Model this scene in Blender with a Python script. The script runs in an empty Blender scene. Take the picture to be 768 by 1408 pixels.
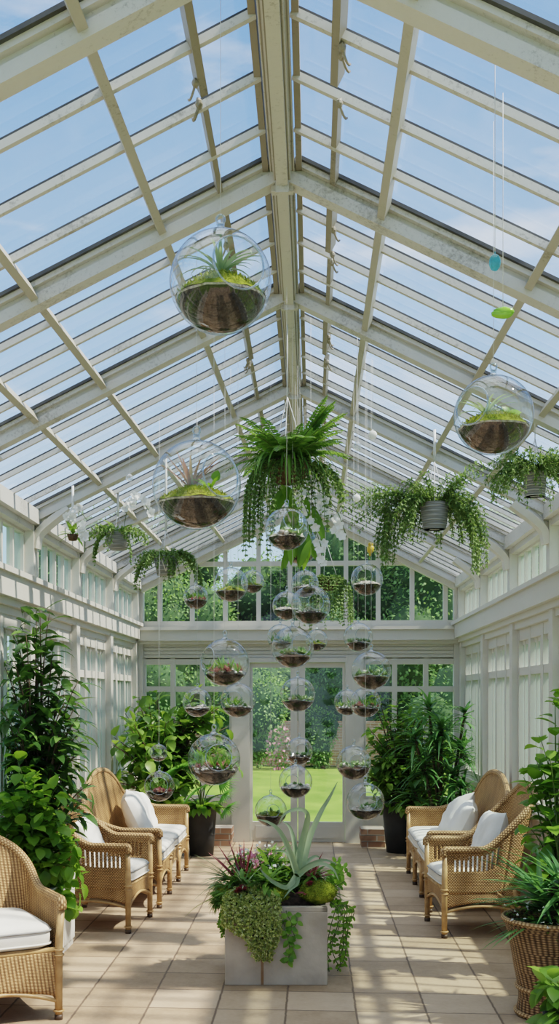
import bpy, math, random
from mathutils import Vector, Matrix, noise
V = Vector
PI = math.pi
SC = bpy.context.scene
COL = SC.collection
RNG = random.Random(11)

# ------------------------------------------------------------------ camera
F, CX, CY, H, YAW = 1500.0, 331.13, 957.99, 1.8, 0.065
cam = bpy.data.objects.new('camera', bpy.data.cameras.new('camera'))
COL.objects.link(cam)
cam.location = (0, 0, H)
cam.rotation_euler = (PI / 2, 0, YAW)
cam.data.sensor_width = 36
cam.data.lens = F / 1408 * 36
cam.data.shift_x = (384 - CX) / 1408
cam.data.shift_y = (CY - 704) / 1408
cam.data.clip_end = 300
SC.camera = cam

def P(px, py, d):
    """world point at depth d seen at photo pixel (px, py)"""
    xc = (px - CX) / F * d
    return V((xc * math.cos(YAW) - d * math.sin(YAW), xc * math.sin(YAW) + d * math.cos(YAW), H - (py - CY) / F * d))

# ------------------------------------------------------------------ mesh builder
class MB:
    def __init__(s):
        s.v = []; s.f = []; s.uv = []; s.mi = []; s.cur = 0
    def add(s, vs, fs, uvs=None):
        o = len(s.v)
        s.v.extend(tuple(p) for p in vs)
        for i, f in enumerate(fs):
            s.f.append(tuple(o + k for k in f))
            s.uv.append(uvs[i] if uvs else None)
            s.mi.append(s.cur)
    def box(s, a, b):
        (x0, y0, z0), (x1, y1, z1) = a, b
        s.add([(x0,y0,z0),(x1,y0,z0),(x1,y1,z0),(x0,y1,z0),(x0,y0,z1),(x1,y0,z1),(x1,y1,z1),(x0,y1,z1)],
              [(0,3,2,1),(4,5,6,7),(0,1,5,4),(1,2,6,5),(2,3,7,6),(3,0,4,7)])
    def beam(s, p, q, w, h, up=(0,0,1), e=0.0):
        """box from p to q, w across, h along up; e extends both ends"""
        p = V(p); q = V(q); t = (q - p).normalized(); p = p - t * e; q = q + t * e
        sd = t.cross(V(up)).normalized(); u = sd.cross(t).normalized()
        a = sd * w / 2; b = u * h / 2
        s.add([p-a-b,p+a-b,p+a+b,p-a+b,q-a-b,q+a-b,q+a+b,q-a+b],
              [(0,3,2,1),(4,5,6,7),(0,1,5,4),(1,2,6,5),(2,3,7,6),(3,0,4,7)])
    def tube(s, pts, r, n=8, caps=True, closed=False):
        pts = [V(p) for p in pts]; k = len(pts)
        rs = r if isinstance(r, (list, tuple)) else [r] * k
        vs = []; fs = []; uv = []
        t = (pts[1] - pts[0]).normalized()
        u = t.orthogonal().normalized()
        L = 0; ls = []
        for i in range(k):
            if closed: t = (pts[(i+1) % k] - pts[i-1])
            else: t = pts[min(i+1, k-1)] - pts[max(i-1, 0)]
            if t.length < 1e-9: t = V((0,0,1))
            t.normalize()
            u = (u - t * u.dot(t))
            u = u.normalized() if u.length > 1e-6 else t.orthogonal().normalized()
            w = t.cross(u)
            if i: L += (pts[i] - pts[i-1]).length
            ls.append(L)
            for j in range(n):
                a = 2 * PI * j / n
                vs.append(pts[i] + (u * math.cos(a) + w * math.sin(a)) * rs[i])
        for i in range(k if closed else k - 1):
            i2 = (i + 1) % k
            for j in range(n):
                j2 = (j + 1) % n
                fs.append((i*n+j, i*n+j2, i2*n+j2, i2*n+j))
                l0 = ls[i]; l1 = ls[i2] if i2 else L + .02
                c = 2 * PI * rs[i] / n
                uv.append([(l0, j*c), (l0, (j+1)*c), (l1, (j+1)*c), (l1, j*c)])
        if caps and not closed:
            fs.append(tuple(range(n))[::-1]); uv.append([(0,0)] * n)
            fs.append(tuple((k-1)*n + j for j in range(n))); uv.append([(0,0)] * n)
        s.add(vs, fs, uv)
    def lathe(s, prof, n=24, c=(0,0,0)):
        """prof: (radius, z) list"""
        c = V(c); vs = []; fs = []; uv = []; L = 0
        for i, (r, z) in enumerate(prof):
            for j in range(n):
                a = 2 * PI * j / n
                vs.append(c + V((r * math.cos(a), r * math.sin(a), z)))
        for i in range(len(prof) - 1):
            dl = math.hypot(prof[i+1][0]-prof[i][0], prof[i+1][1]-prof[i][1])
            for j in range(n):
                j2 = (j + 1) % n
                fs.append((i*n+j, i*n+j2, (i+1)*n+j2, (i+1)*n+j))
                k = 2 * PI * max(prof[i][0], prof[i+1][0]) / n
                uv.append([(j*k, L), ((j+1)*k, L), ((j+1)*k, L+dl), (j*k, L+dl)])
            L += dl
        s.add(vs, fs, uv)
    def grid(s, fn, nu, nv, skip=None, uvs=(1, 1)):
        vs = [fn(i / nu, j / nv) for j in range(nv + 1) for i in range(nu + 1)]
        fs = []; uv = []
        for j in range(nv):
            for i in range(nu):
                if skip and skip((i + .5) / nu, (j + .5) / nv): continue
                fs.append((j*(nu+1)+i, j*(nu+1)+i+1, (j+1)*(nu+1)+i+1, (j+1)*(nu+1)+i))
                uv.append([(i/nu*uvs[0], j/nv*uvs[1]), ((i+1)/nu*uvs[0], j/nv*uvs[1]), ((i+1)/nu*uvs[0], (j+1)/nv*uvs[1]), (i/nu*uvs[0], (j+1)/nv*uvs[1])])
        s.add(vs, fs, uv)
    def blob(s, c, rx, ry, rz, nu=16, nv=10, amp=.12, fr=3.0, seed=0.0, zmin=None):
        c = V(c)
        def fn(u, v):
            a = u * 2 * PI; b = (v - .5) * PI
            d = V((math.cos(a) * math.cos(b), math.sin(a) * math.cos(b), math.sin(b)))
            k = 1 + amp * noise.noise(d * fr + V((seed, seed * 1.7, 0)))
            p = V((d.x * rx * k, d.y * ry * k, d.z * rz * k))
            if zmin is not None: p.z = max(p.z, zmin)
            return c + p
        s.grid(fn, nu, nv)
    def leaf(s, p, d, n, L, W, curl=.6, fold=.25, seg=4, prof=0, twist=0):
        """one blade: p base, d direction, n upper side"""
        p = V(p); d = V(d).normalized(); sd = d.cross(V(n))
        sd = sd.normalized() if sd.length > 1e-5 else d.orthogonal().normalized()
        n = sd.cross(d).normalized()
        vs = []; fs = []; st = L / seg
        for i in range(seg + 1):
            t = i / seg
            if prof == 0: w = math.sin(PI * (t ** .8)) ** .75 if 0 < t < 1 else .02      # oval
            elif prof == 1: w = (1 - t) ** .7 * .85 + .15 * (1 - t) if t < 1 else .01       # strap, tapering from base
            elif prof == 2: w = math.sin(PI * min(1, t * .9 + .1)) ** .6 if t < 1 else .01  # lance
            else: w = 1 - t ** 6 * .7                                                    # round ended
            w *= W / 2
            vs += [p - sd * w + n * abs(w) * fold, p.copy(), p + sd * w + n * abs(w) * fold]
            if i < seg:
                q = Matrix.Rotation(-curl / seg, 3, sd)
                d = q @ d; n = q @ n
                if twist:
                    q = Matrix.Rotation(twist / seg, 3, d); n = q @ n; sd = q @ sd
                p = p + d * st
                fs += [(3*i, 3*i+1, 3*i+4, 3*i+3), (3*i+1, 3*i+2, 3*i+5, 3*i+4)]
        s.add(vs, fs)
    def ribbon(s, pts, W, fold=.3, up=(0, -1, .3), base=1.0):
        """strap leaf along pts, tapering to a point"""
        pts = [V(p) for p in pts]; k = len(pts); vs = []; fs = []
        for i, p in enumerate(pts):
            t = (pts[min(i+1, k-1)] - pts[max(i-1, 0)]).normalized()
            sd = t.cross(V(up)); sd = sd.normalized() if sd.length > 1e-4 else t.orthogonal().normalized()
            n = sd.cross(t)
            w = W / 2 * max(.03, (1 - i / (k - 1)) ** .65)
            vs += [p - sd * w + n * w * fold, p, p + sd * w + n * w * fold]
            if i < k - 1: fs += [(3*i, 3*i+1, 3*i+4, 3*i+3), (3*i+1, 3*i+2, 3*i+5, 3*i+4)]
        s.add(vs, fs)
    def quad(s, p, d, n, L, W):
        p = V(p); d = V(d).normalized(); sd = d.cross(V(n))
        sd = sd.normalized() if sd.length > 1e-5 else d.orthogonal().normalized()
        s.add([p, p + d * L * .45 - sd * W / 2, p + d * L, p + d * L * .45 + sd * W / 2], [(0, 1, 2, 3)])
    def build(s, name, mats, parent=None, smooth=True, loc=None):
        me = bpy.data.meshes.new(name)
        me.from_pydata(s.v, [], s.f)
        if any(u is not None for u in s.uv):
            flat = []
            for f, u in zip(s.f, s.uv):
                for k in range(len(f)): flat.extend(u[k] if u else (0, 0))
            me.uv_layers.new(name='UVMap').data.foreach_set('uv', flat)
        if not isinstance(mats, (list, tuple)): mats = [mats]
        for m in mats: me.materials.append(m)
        if len(mats) > 1: me.polygons.foreach_set('material_index', s.mi)
        if smooth: me.polygons.foreach_set('use_smooth', [True] * len(s.f))
        me.update()
        o = bpy.data.objects.new(name, me)
        COL.objects.link(o)
        if parent is not None: o.parent = parent
        if loc is not None: o.location = loc
        return o

def tag(o, label=None, cat=None, group=None, kind=None):
    if label: o['label'] = label
    if cat: o['category'] = cat
    if group: o['group'] = group
    if kind: o['kind'] = kind
    return o
def thing(name, label, cat, loc=(0, 0, 0), rz=0, group=None, kind=None):
    o = bpy.data.objects.new(name, None)
    COL.objects.link(o)
    o.location = loc; o.rotation_euler = (0, 0, rz); o.empty_display_size = .1
    return tag(o, label, cat, group, kind)
def setting(name, mb, mat, parent=None, smooth=False):
    o = mb.build(name, mat, parent, smooth)
    if parent is None: o['kind'] = 'structure'
    return o
def bez(a, b, c, n=8):
    a, b, c = V(a), V(b), V(c)
    return [a * (1-t)**2 + b * 2*t*(1-t) + c * t*t for t in [i / n for i in range(n + 1)]]
def smooth_path(pts, n=5):
    """Catmull-Rom through pts"""
    pts = [V(p) for p in pts]; out = []
    q = [pts[0] * 2 - pts[1]] + pts + [pts[-1] * 2 - pts[-2]]
    for i in range(1, len(q) - 2):
        for k in range(n):
            t = k / n
            out.append(.5 * ((2*q[i]) + (q[i+1]-q[i-1])*t + (2*q[i-1]-5*q[i]+4*q[i+1]-q[i+2])*t*t + (3*q[i]-q[i-1]-3*q[i+1]+q[i+2])*t**3))
    out.append(pts[-1])
    return out
def rdir(r, zlo=-1, zhi=1):
    a = r.uniform(0, 2 * PI); z = r.uniform(zlo, zhi); k = math.sqrt(max(0, 1 - z*z))
    return V((k * math.cos(a), k * math.sin(a), z))

# ------------------------------------------------------------------ materials
def new_mat(name):
    m = bpy.data.materials.new(name); m.use_nodes = True
    nt = m.node_tree; nt.nodes.clear()
    out = nt.nodes.new('ShaderNodeOutputMaterial')
    def N(t, ins=None, **kw):
        n = nt.nodes.new('ShaderNode' + t)
        for k, v in kw.items(): setattr(n, k, v)
        for k, v in (ins or {}).items():
            if isinstance(v, bpy.types.NodeSocket): nt.links.new(v, n.inputs[k])
            else: n.inputs[k].default_value = v
        return n
    return m, nt, N, out
def c4(c): return (c[0], c[1], c[2], 1)
def ramp(N, fac, stops):
    r = N('ValToRGB', {'Fac': fac})
    e = r.color_ramp.elements
    while len(e) < len(stops): e.new(.5)
    for k, (p, c) in zip(e, stops): k.position = p; k.color = c4(c)
    return r.outputs['Color']
def mat_solid(name, c1, c2=None, rough=.6, scale=8, bump=0, metal=0, spec=.4, detail=4, bscale=None, sheen=0):
    m, nt, N, out = new_mat(name)
    tc = N('TexCoord').outputs['Object']
    ns = N('TexNoise', {'Vector': tc, 'Scale': scale, 'Detail': detail}).outputs['Fac']
    col = ramp(N, ns, [(.3, c1), (.7, c2 or c1)])
    b = N('BsdfPrincipled', {'Base Color': col, 'Roughness': rough, 'Metallic': metal, 'Specular IOR Level': spec})
    if bump:
        n2 = N('TexNoise', {'Vector': tc, 'Scale': bscale or scale * 3, 'Detail': 6}).outputs['Fac']
        nt.links.new(N('Bump', {'Height': n2, 'Strength': bump, 'Distance': .01}).outputs[0], b.inputs['Normal'])
    nt.links.new(b.outputs[0], out.inputs[0])
    return m
def mat_leaf(name, c1, c2, rough=.42, trans=.3, tcol=None, c3=None, spec=.4):
    m, nt, N, out = new_mat(name)
    g = N('NewGeometry')
    st = [(0, c1), (.75, c2)] + ([(1, c3)] if c3 else [])
    col = ramp(N, g.outputs['Random Per Island'], st)
    b = N('BsdfPrincipled', {'Base Color': col, 'Roughness': rough, 'Specular IOR Level': spec})
    tl = N('MixRGB', {'Fac': .65, 'Color1': col, 'Color2': c4(tcol or (c2[0]*1.6, c2[1]*1.5, c2[2]))})
    t = N('BsdfTranslucent', {'Color': tl.outputs[0]})
    mx = N('MixShader', {0: trans, 1: b.outputs[0], 2: t.outputs[0]})
    nt.links.new(mx.outputs[0], out.inputs[0])
    return m
def mat_paint(name, c, dirt, amount=.55, rough=.5):
    m, nt, N, out = new_mat(name)
    tc = N('TexCoord').outputs['Object']
    n1 = N('TexNoise', {'Vector': tc, 'Scale': 2.3, 'Detail': 7, 'Roughness': .65}).outputs['Fac']
    n2 = N('TexNoise', {'Vector': tc, 'Scale': 60, 'Detail': 8, 'Roughness': .75}).outputs['Fac']
    s = N('Math', {0: n1, 1: n2}, operation='MULTIPLY').outputs[0]
    col = ramp(N, s, [(.075, dirt), (.075 + .08 * amount, tuple(.6*a+.4*b for a, b in zip(c, dirt))), (.115 + .09 * amount, c), (.5, tuple(min(1, x*1.06) for x in c))])
    b = N('BsdfPrincipled', {'Base Color': col, 'Roughness': rough, 'Specular IOR Level': .35})
    nt.links.new(N('Bump', {'Height': n2, 'Strength': .12, 'Distance': .01}).outputs[0], b.inputs['Normal'])
    nt.links.new(b.outputs[0], out.inputs[0])
    return m
def mat_glass_thin(name, tint=(.97, .985, .98), base=.04, edge=.55, power=3.0, dirt=0.0, dirt_edge=0.0, dcol=(.9, .92, .9), dscale=2.0, rough=0.02, etint=None):
    m, nt, N, out = new_mat(name)
    lw = N('LayerWeight', {'Blend': .5}).outputs['Facing']
    pw = N('Math', {0: lw, 1: power}, operation='POWER').outputs[0]
    fac = N('Math', {0: pw, 1: edge, 2: base}, operation='MULTIPLY_ADD').outputs[0]
    if etint:
        p5 = N('Math', {0: lw, 1: 3.6}, operation='POWER').outputs[0]
        tc_ = N('MixRGB', {'Fac': p5, 'Color1': c4(tint), 'Color2': c4(etint)}).outputs[0]
        tr = N('BsdfTransparent', {'Color': tc_}).outputs[0]
    else: tr = N('BsdfTransparent', {'Color': c4(tint)}).outputs[0]
    gl = N('BsdfGlossy', {'Color': (1, 1, 1, 1), 'Roughness': rough}).outputs[0]
    sh = N('MixShader', {0: fac, 1: tr, 2: gl}).outputs[0]
    if dirt or dirt_edge:
        tc = N('TexCoord').outputs['Object']
        ns = N('TexNoise', {'Vector': tc, 'Scale': dscale, 'Detail': 8, 'Roughness': .7}).outputs['Fac']
        nd = N('MapRange', {'Value': ns, 'From Min': .35, 'From Max': .75, 'To Min': .5, 'To Max': 1.6}).outputs[0]
        d0 = N('Math', {0: pw, 1: dirt_edge, 2: dirt}, operation='MULTIPLY_ADD').outputs[0]
        d1 = N('Math', {0: d0, 1: nd}, operation='MULTIPLY', use_clamp=True).outputs[0]
        df = N('BsdfDiffuse', {'Color': c4(dcol)}).outputs[0]
        tl = N('BsdfTranslucent', {'Color': c4(dcol)}).outputs[0]
        dd = N('MixShader', {0: .6, 1: df, 2: tl}).outputs[0]
        sh = N('MixShader', {0: d1, 1: sh, 2: dd}).outputs[0]
    nt.links.new(sh, out.inputs[0])
    return m
def mat_weave(name, c_dark, c_mid, c_light, fu=45, fv=70, bump=.9, alt=1.0):
    m, nt, N, out = new_mat(name)
    uv = N('TexCoord').outputs['UV']
    sp = N('SeparateXYZ', {0: uv})
    u, v = sp.outputs[0], sp.outputs[1]
    vv = N('Math', {0: v, 1: fv}, operation='MULTIPLY').outputs[0]
    fl = N('Math', {0: vv}, operation='FLOOR').outputs[0]
    ph = N('Math', {0: fl, 1: PI * alt}, operation='MULTIPLY').outputs[0]
    uu = N('Math', {0: u, 1: fu * 2 * PI, 2: ph}, operation='MULTIPLY_ADD').outputs[0]
    su = N('Math', {0: uu}, operation='SINE').outputs[0]
    h1 = N('Math', {0: su, 1: .4, 2: .6}, operation='MULTIPLY_ADD').outputs[0]
    sv = N('Math', {0: N('Math', {0: vv, 1: PI}, operation='MULTIPLY').outputs[0]}, operation='SINE').outputs[0]
    av = N('Math', {0: N('Math', {0: sv}, operation='ABSOLUTE').outputs[0], 1: .6}, operation='POWER').outputs[0]
    h = N('Math', {0: h1, 1: av}, operation='MULTIPLY').outputs[0]
    ns = N('TexNoise', {'Vector': N('TexCoord').outputs['Object'], 'Scale': 9, 'Detail': 5}).outputs['Fac']
    k = N('Math', {0: ns, 1: .55, 2: -.27}, operation='MULTIPLY_ADD').outputs[0]
    hc = N('Math', {0: h, 1: k}, operation='ADD').outputs[0]
    col = ramp(N, hc, [(.05, c_dark), (.45, c_mid), (.95, c_light)])
    b = N('BsdfPrincipled', {'Base Color': col, 'Roughness': .55, 'Specular IOR Level': .3})
    nt.links.new(N('Bump', {'Height': h, 'Strength': bump, 'Distance': .006}).outputs[0], b.inputs['Normal'])
    nt.links.new(b.outputs[0], out.inputs[0])
    return m
def mat_floor():
    m, nt, N, out = new_mat('clay_tile')
    tc = N('TexCoord').outputs['Object']
    sp = N('SeparateXYZ', {0: tc})
    wob = N('TexNoise', {'Vector': tc, 'Scale': 14, 'Detail': 5}).outputs['Fac']
    wo = N('Math', {0: wob, 1: .03, 2: -.015}, operation='MULTIPLY_ADD').outputs[0]
    ds = []; ids = []
    for i, off in ((0, .949 + 4), (1, .13)):
        a = N('Math', {0: sp.outputs[i], 1: off}, operation='ADD').outputs[0]
        a = N('Math', {0: a, 1: .4}, operation='DIVIDE').outputs[0]
        ids.append(N('Math', {0: a}, operation='FLOOR').outputs[0])
        a = N('Math', {0: a, 1: wo}, operation='ADD').outputs[0]
        fr = N('Math', {0: a}, operation='FRACT').outputs[0]
        fr = N('Math', {0: fr, 1: .5}, operation='SUBTRACT').outputs[0]
        ds.append(N('Math', {0: N('Math', {0: fr}, operation='ABSOLUTE').outputs[0], 1: .5}, operation='SUBTRACT').outputs[0])
    e = N('Math', {0: ds[0], 1: ds[1]}, operation='MAXIMUM').outputs[0]           # 0 at a joint, negative inside a tile
    joint = N('MapRange', {'Value': e, 'From Min': -.022, 'From Max': -.008, 'To Min': 0, 'To Max': 1}).outputs[0]
    rnd = N('TexWhiteNoise', {'Vector': N('CombineXYZ', {0: ids[0], 1: ids[1]}).outputs[0]}).outputs['Value']
    n1 = N('TexNoise', {'Vector': tc, 'Scale': 3.5, 'Detail': 8, 'Roughness': .65}).outputs['Fac']
    n2 = N('TexNoise', {'Vector': tc, 'Scale': 40, 'Detail': 6}).outputs['Fac']
    a = N('Math', {0: n1, 1: .55}, operation='MULTIPLY').outputs[0]
    a = N('Math', {0: rnd, 1: .28, 2: a}, operation='MULTIPLY_ADD').outputs[0]
    a = N('Math', {0: n2, 1: .2, 2: a}, operation='MULTIPLY_ADD').outputs[0]
    col = ramp(N, a, [(.28, (.28, .19, .115)), (.5, (.42, .3, .195)), (.72, (.51, .38, .265))])
    mx = N('MixRGB', {'Fac': joint, 'Color1': col, 'Color2': (.16, .11, .075, 1)}).outputs[0]
    b = N('BsdfPrincipled', {'Base Color': mx, 'Roughness': .62, 'Specular IOR Level': .3})
    hh = N('Math', {0: n2, 1: .2, 2: N('Math', {0: joint, 1: -1}, operation='MULTIPLY').outputs[0]}, operation='MULTIPLY_ADD').outputs[0]
    nt.links.new(N('Bump', {'Height': hh, 'Strength': .5, 'Distance': .004}).outputs[0], b.inputs['Normal'])
    nt.links.new(b.outputs[0], out.inputs[0])
    return m
def mat_brick():
    m, nt, N, out = new_mat('old_brick')
    tc = N('TexCoord').outputs['Object']
    mp = N('Mapping', {'Vector': tc, 'Rotation': (PI/2, 0, 0)}).outputs[0]
    bt = N('TexBrick', {'Vector': mp, 'Color1': (.24, .13, .08, 1), 'Color2': (.34, .2, .13, 1), 'Mortar': (.35, .3, .25, 1), 'Scale': 1, 'Mortar Size': .008, 'Brick Width': .22, 'Row Height': .075})
    b = N('BsdfPrincipled', {'Base Color': bt.outputs['Color'], 'Roughness': .8})
    nt.links.new(N('Bump', {'Height': bt.outputs['Fac'], 'Strength': -.5, 'Distance': .01}).outputs[0], b.inputs['Normal'])
    nt.links.new(b.outputs[0], out.inputs[0])
    return m

M = {}
M['paint'] = mat_paint('cream_paint', (.6, .57, .5), (.34, .3, .24), .5)
M['roofpaint'] = mat_paint('weathered_cream_paint', (.56, .54, .49), (.15, .13, .1), 1.1)
M['purlin'] = mat_paint('greyed_paint', (.43, .4, .33), (.12, .1, .06), .9)
M['mould'] = mat_paint('mouldy_timber', (.27, .24, .18), (.05, .05, .03), .9)
M['gasket'] = mat_solid('black_gasket', (.03, .033, .035), (.09, .09, .085), .6)
M['floor'] = mat_floor()
M['brick'] = mat_brick()
M['roofglass'] = mat_glass_thin('roof_glass', (.95, .98, 1), .03, .35, 4, .035, .32, (.86, .89, .9), 1.6, .08)
M['winglass'] = mat_glass_thin('window_glass', (.92, .97, .95), .04, .35, 4, .012, .05, (.8, .9, .85), 2.5, .03)
M['oldglass'] = mat_glass_thin('old_side_glass', (.8, .92, .86), .04, .12, 4, .06, .08, (.8, .88, .84), 3.0, .1)
M['globe'] = mat_glass_thin('blown_glass', (.965, .982, .98), .05, .6, 2.4, etint=(.2, .27, .29))
M['globerim'] = mat_glass_thin('glass_rim', (.6, .68, .69), .2, .5, 1.5)
M['cord'] = mat_solid('white_cord', (.75, .75, .72), (.6, .6, .58), .5)
M['soil'] = mat_solid('terrarium_soil', (.006, .005, .004), (.04, .027, .018), .9, 28, .8)
M['soil2'] = mat_solid('brown_bark_soil', (.01, .006, .004), (.07, .042, .027), .9, 38, .8)
M['moss'] = mat_solid('moss', (.07, .1, .01), (.24, .27, .035), .95, 22, 1.0, spec=.1, bscale=90)
M['mossblade'] = mat_leaf('moss_tuft', (.1, .14, .012), (.28, .31, .045), .8, .3)
M['sand'] = mat_solid('pale_grit', (.16, .13, .1), (.6, .55, .46), .9, 60, .8)
M['pebble'] = mat_leaf('pebbles', (.22, .18, .15), (.72, .68, .62), .6, 0, c3=(.85, .82, .78))
M['silver'] = mat_leaf('silver_air_plant', (.15, .22, .12), (.3, .39, .23), .55, .2)
M['airgreen'] = mat_leaf('green_air_plant', (.17, .27, .16), (.36, .47, .3), .55, .25)
M['redleaf'] = mat_leaf('red_leaf', (.12, .02, .03), (.32, .07, .08), .5, .25)
M['redair'] = mat_leaf('red_tinged_leaf', (.2, .24, .14), (.36, .16, .15), .5, .25, c3=(.35, .42, .28))
M['succ'] = mat_leaf('succulent_leaf', (.1, .2, .07), (.3, .42, .2), .5, .15, c3=(.55, .62, .42))
M['pinksucc'] = mat_leaf('pink_succulent', (.2, .05, .06), (.45, .2, .2), .5, .15, c3=(.5, .55, .35))
M['green'] = mat_leaf('mid_green_leaf', (.062, .14, .022), (.18, .32, .05), .36, .42, c3=(.27, .41, .08))
M['dark'] = mat_leaf('dark_glossy_leaf', (.03, .075, .02), (.09, .19, .045), .27, .3, c3=(.17, .3, .07))
M['bright'] = mat_leaf('bright_green_leaf', (.075, .18, .018), (.18, .34, .04), .4, .42, c3=(.28, .45, .06))
M['fern'] = mat_leaf('fern_leaf', (.06, .14, .028), (.17, .31, .06), .5, .4)
M['olive'] = mat_leaf('olive_trailing_leaf', (.07, .14, .035), (.19, .3, .09), .5, .35, c3=(.32, .42, .17))
M['sedum'] = mat_leaf('pale_sedum', (.2, .27, .06), (.5, .54, .2), .6, .25, c3=(.7, .72, .42))
M['yucca'] = mat_leaf('yucca_leaf', (.045, .13, .04), (.13, .28, .085), .35, .35, c3=(.22, .4, .16))
M['palm'] = mat_leaf('palm_leaf', (.06, .18, .03), (.15, .36, .07), .4, .4)
M['petal'] = mat_leaf('white_petal', (.8, .8, .76), (.9, .9, .87), .6, .35, (.9, .9, .85))
M['pink'] = mat_leaf('pink_petal', (.6, .18, .3), (.8, .42, .5), .6, .3, (.85, .5, .55))
M['stem'] = mat_solid('green_stem', (.08, .13, .03), (.14, .18, .06), .6)
M['bark'] = mat_solid('brown_stem', (.06, .04, .025), (.16, .11, .07), .8, 20, .4)
M['tree'] = mat_leaf('tree_leaf', (.06, .13, .035), (.14, .26, .07), .6, .35, c3=(.22, .36, .11))
M['tree2'] = mat_leaf('light_tree_leaf', (.1, .2, .05), (.22, .37, .1), .6, .4, c3=(.32, .47, .17))
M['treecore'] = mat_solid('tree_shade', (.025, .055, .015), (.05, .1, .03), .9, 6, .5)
M['lawn'] = mat_solid('mown_lawn', (.11, .19, .03), (.2, .29, .055), .9, 1.2, .6, spec=.1, bscale=120)
M['weave'] = mat_weave('honey_wicker', (.1, .042, .015), (.43, .235, .09), (.7, .45, .21), 50, 95)
M['weave2'] = mat_weave('fine_wicker', (.12, .055, .022), (.44, .25, .105), (.72, .47, .23), 46, 105, alt=.12)
M['weave3'] = mat_weave('brown_basket_weave', (.035, .018, .009), (.2, .115, .055), (.4, .25, .125), 30, 72, alt=.1)
M['braid'] = mat_weave('braided_cane', (.13, .06, .025), (.42, .25, .11), (.62, .42, .22), 42, 60, .7)
M['cane'] = mat_solid('cane_pole', (.34, .19, .075), (.56, .36, .17), .4, 14, .15)
M['cap'] = mat_solid('dark_foot_cap', (.05, .03, .02), (.09, .06, .04), .5)
M['cushion'] = mat_solid('off_white_canvas', (.7, .665, .59), (.79, .755, .69), .85, 5, .25, bscale=300)
M['pillow'] = mat_solid('white_linen', (.72, .7, .65), (.81, .79, .74), .85, 4, .35, bscale=14)
M['piping'] = mat_solid('grey_piping', (.2, .2, .19), (.32, .31, .3), .7)
M['pot'] = mat_solid('charcoal_pot', (.022, .024, .026), (.045, .047, .05), .55, 5, .15)
M['concrete'] = mat_solid('concrete', (.3, .25, .19), (.5, .43, .34), .75, 3.5, .35, detail=9, bscale=18)
M['rust'] = mat_solid('rust_stain', (.2, .11, .05), (.35, .24, .15), .8)
M['ribpot'] = mat_weave('grey_rope_pot', (.2, .2, .19), (.28, .28, .265), (.38, .38, .36), 3, 60, .7)
M['coir'] = mat_solid('coir_liner', (.05, .03, .015), (.16, .1, .05), .9, 30, .8)
M['metal'] = mat_solid('steel', (.5, .5, .5), (.6, .6, .6), .3, metal=1)
M['aqua'] = mat_glass_thin('aqua_glass', (.12, .6, .66), .08, .4, 2, .3, 0, (.2, .75, .8), 9)
M['bauble'] = mat_glass_thin('pale_glass', (.8, .85, .85), .15, .6, 2, .2, 0, (.9, .85, .8), 9)
M['yellow'] = mat_solid('yellow_enamel', (.55, .36, .03), (.65, .45, .05), .4)
M['greenglass'] = mat_solid('green_glass_leaf', (.12, .36, .02), (.3, .55, .06), .2)
M['flap'] = mat_paint('white_trough_paint', (.72, .7, .64), (.35, .3, .24))
M['path'] = mat_solid('stone_path', (.35, .3, .25), (.5, .45, .38), .8, 6, .4)
# ------------------------------------------------------------------ the glasshouse
XL, XR, RX, RZ, EZ, D, Y0 = -2.167, 1.806, -.134, 4.194, 3.204, 13.5, .4
WL, WR = -2.30, 1.93                       # outer wall faces
RAFT = [1.9, 3.40, 4.94, 6.43, 8.35, 10.0, 11.7, 13.4]
NB = [3, 3, 3, 4, 5, 4, 5]
def roof(side, s, y, off=0.0):
    ex = XL if side < 0 else XR
    n = V((-(EZ - RZ), 0, ex - RX)); n = n if n.z > 0 else -n; n.normalize()
    return V((RX + (ex - RX) * s, y, RZ + (EZ - RZ) * s)) + n * off
def roof_z(x):
    return RZ + (EZ - RZ) * ((RX - x) / (RX - XL) if x < RX else (x - RX) / (XR - RX))
def rnorm(side): return (roof(side, .5, 5, 1) - roof(side, .5, 5)).normalized()

mb = MB(); mb.box((WL - .02, Y0 - 2, -.15), (WR + .02, D + .2, 0)); setting('floor', mb, M['floor'])
ceil = thing('ceiling', None, None, kind='structure')
mb = MB()
mb.box((RX - .038, Y0, RZ - .075), (RX + .038, D, RZ + .09))
mb.box((RX - .055, Y0, RZ - .035), (RX + .055, D, RZ + .0))
mb.box((RX - .026, Y0, RZ - .1), (RX + .026, D, RZ - .07))
for y in RAFT:
    mb.box((RX - .05, y - .02, RZ - .115), (RX + .05, y + .02, RZ + .02))
    mb.box((RX - .03, y - .045, RZ - .13), (RX + .03, y - .03, RZ - .03))
mb.cur = 1
for s in (-1, 1): mb.box((RX + s * .075 - .013, Y0, RZ - .03), (RX + s * .075 + .013, D, RZ + .06))
for s in (-1, 1):
    mb.box((RX + s * .03 - .003, Y0, RZ - .0765), (RX + s * .03 + .003, D, RZ - .07)); mb.box((RX + s * .047 - .003, Y0, RZ - .0365), (RX + s * .047 + .003, D, RZ - .03))
setting('ridge_beam', mb, [M['roofpaint'], M['mould']], ceil)
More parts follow.
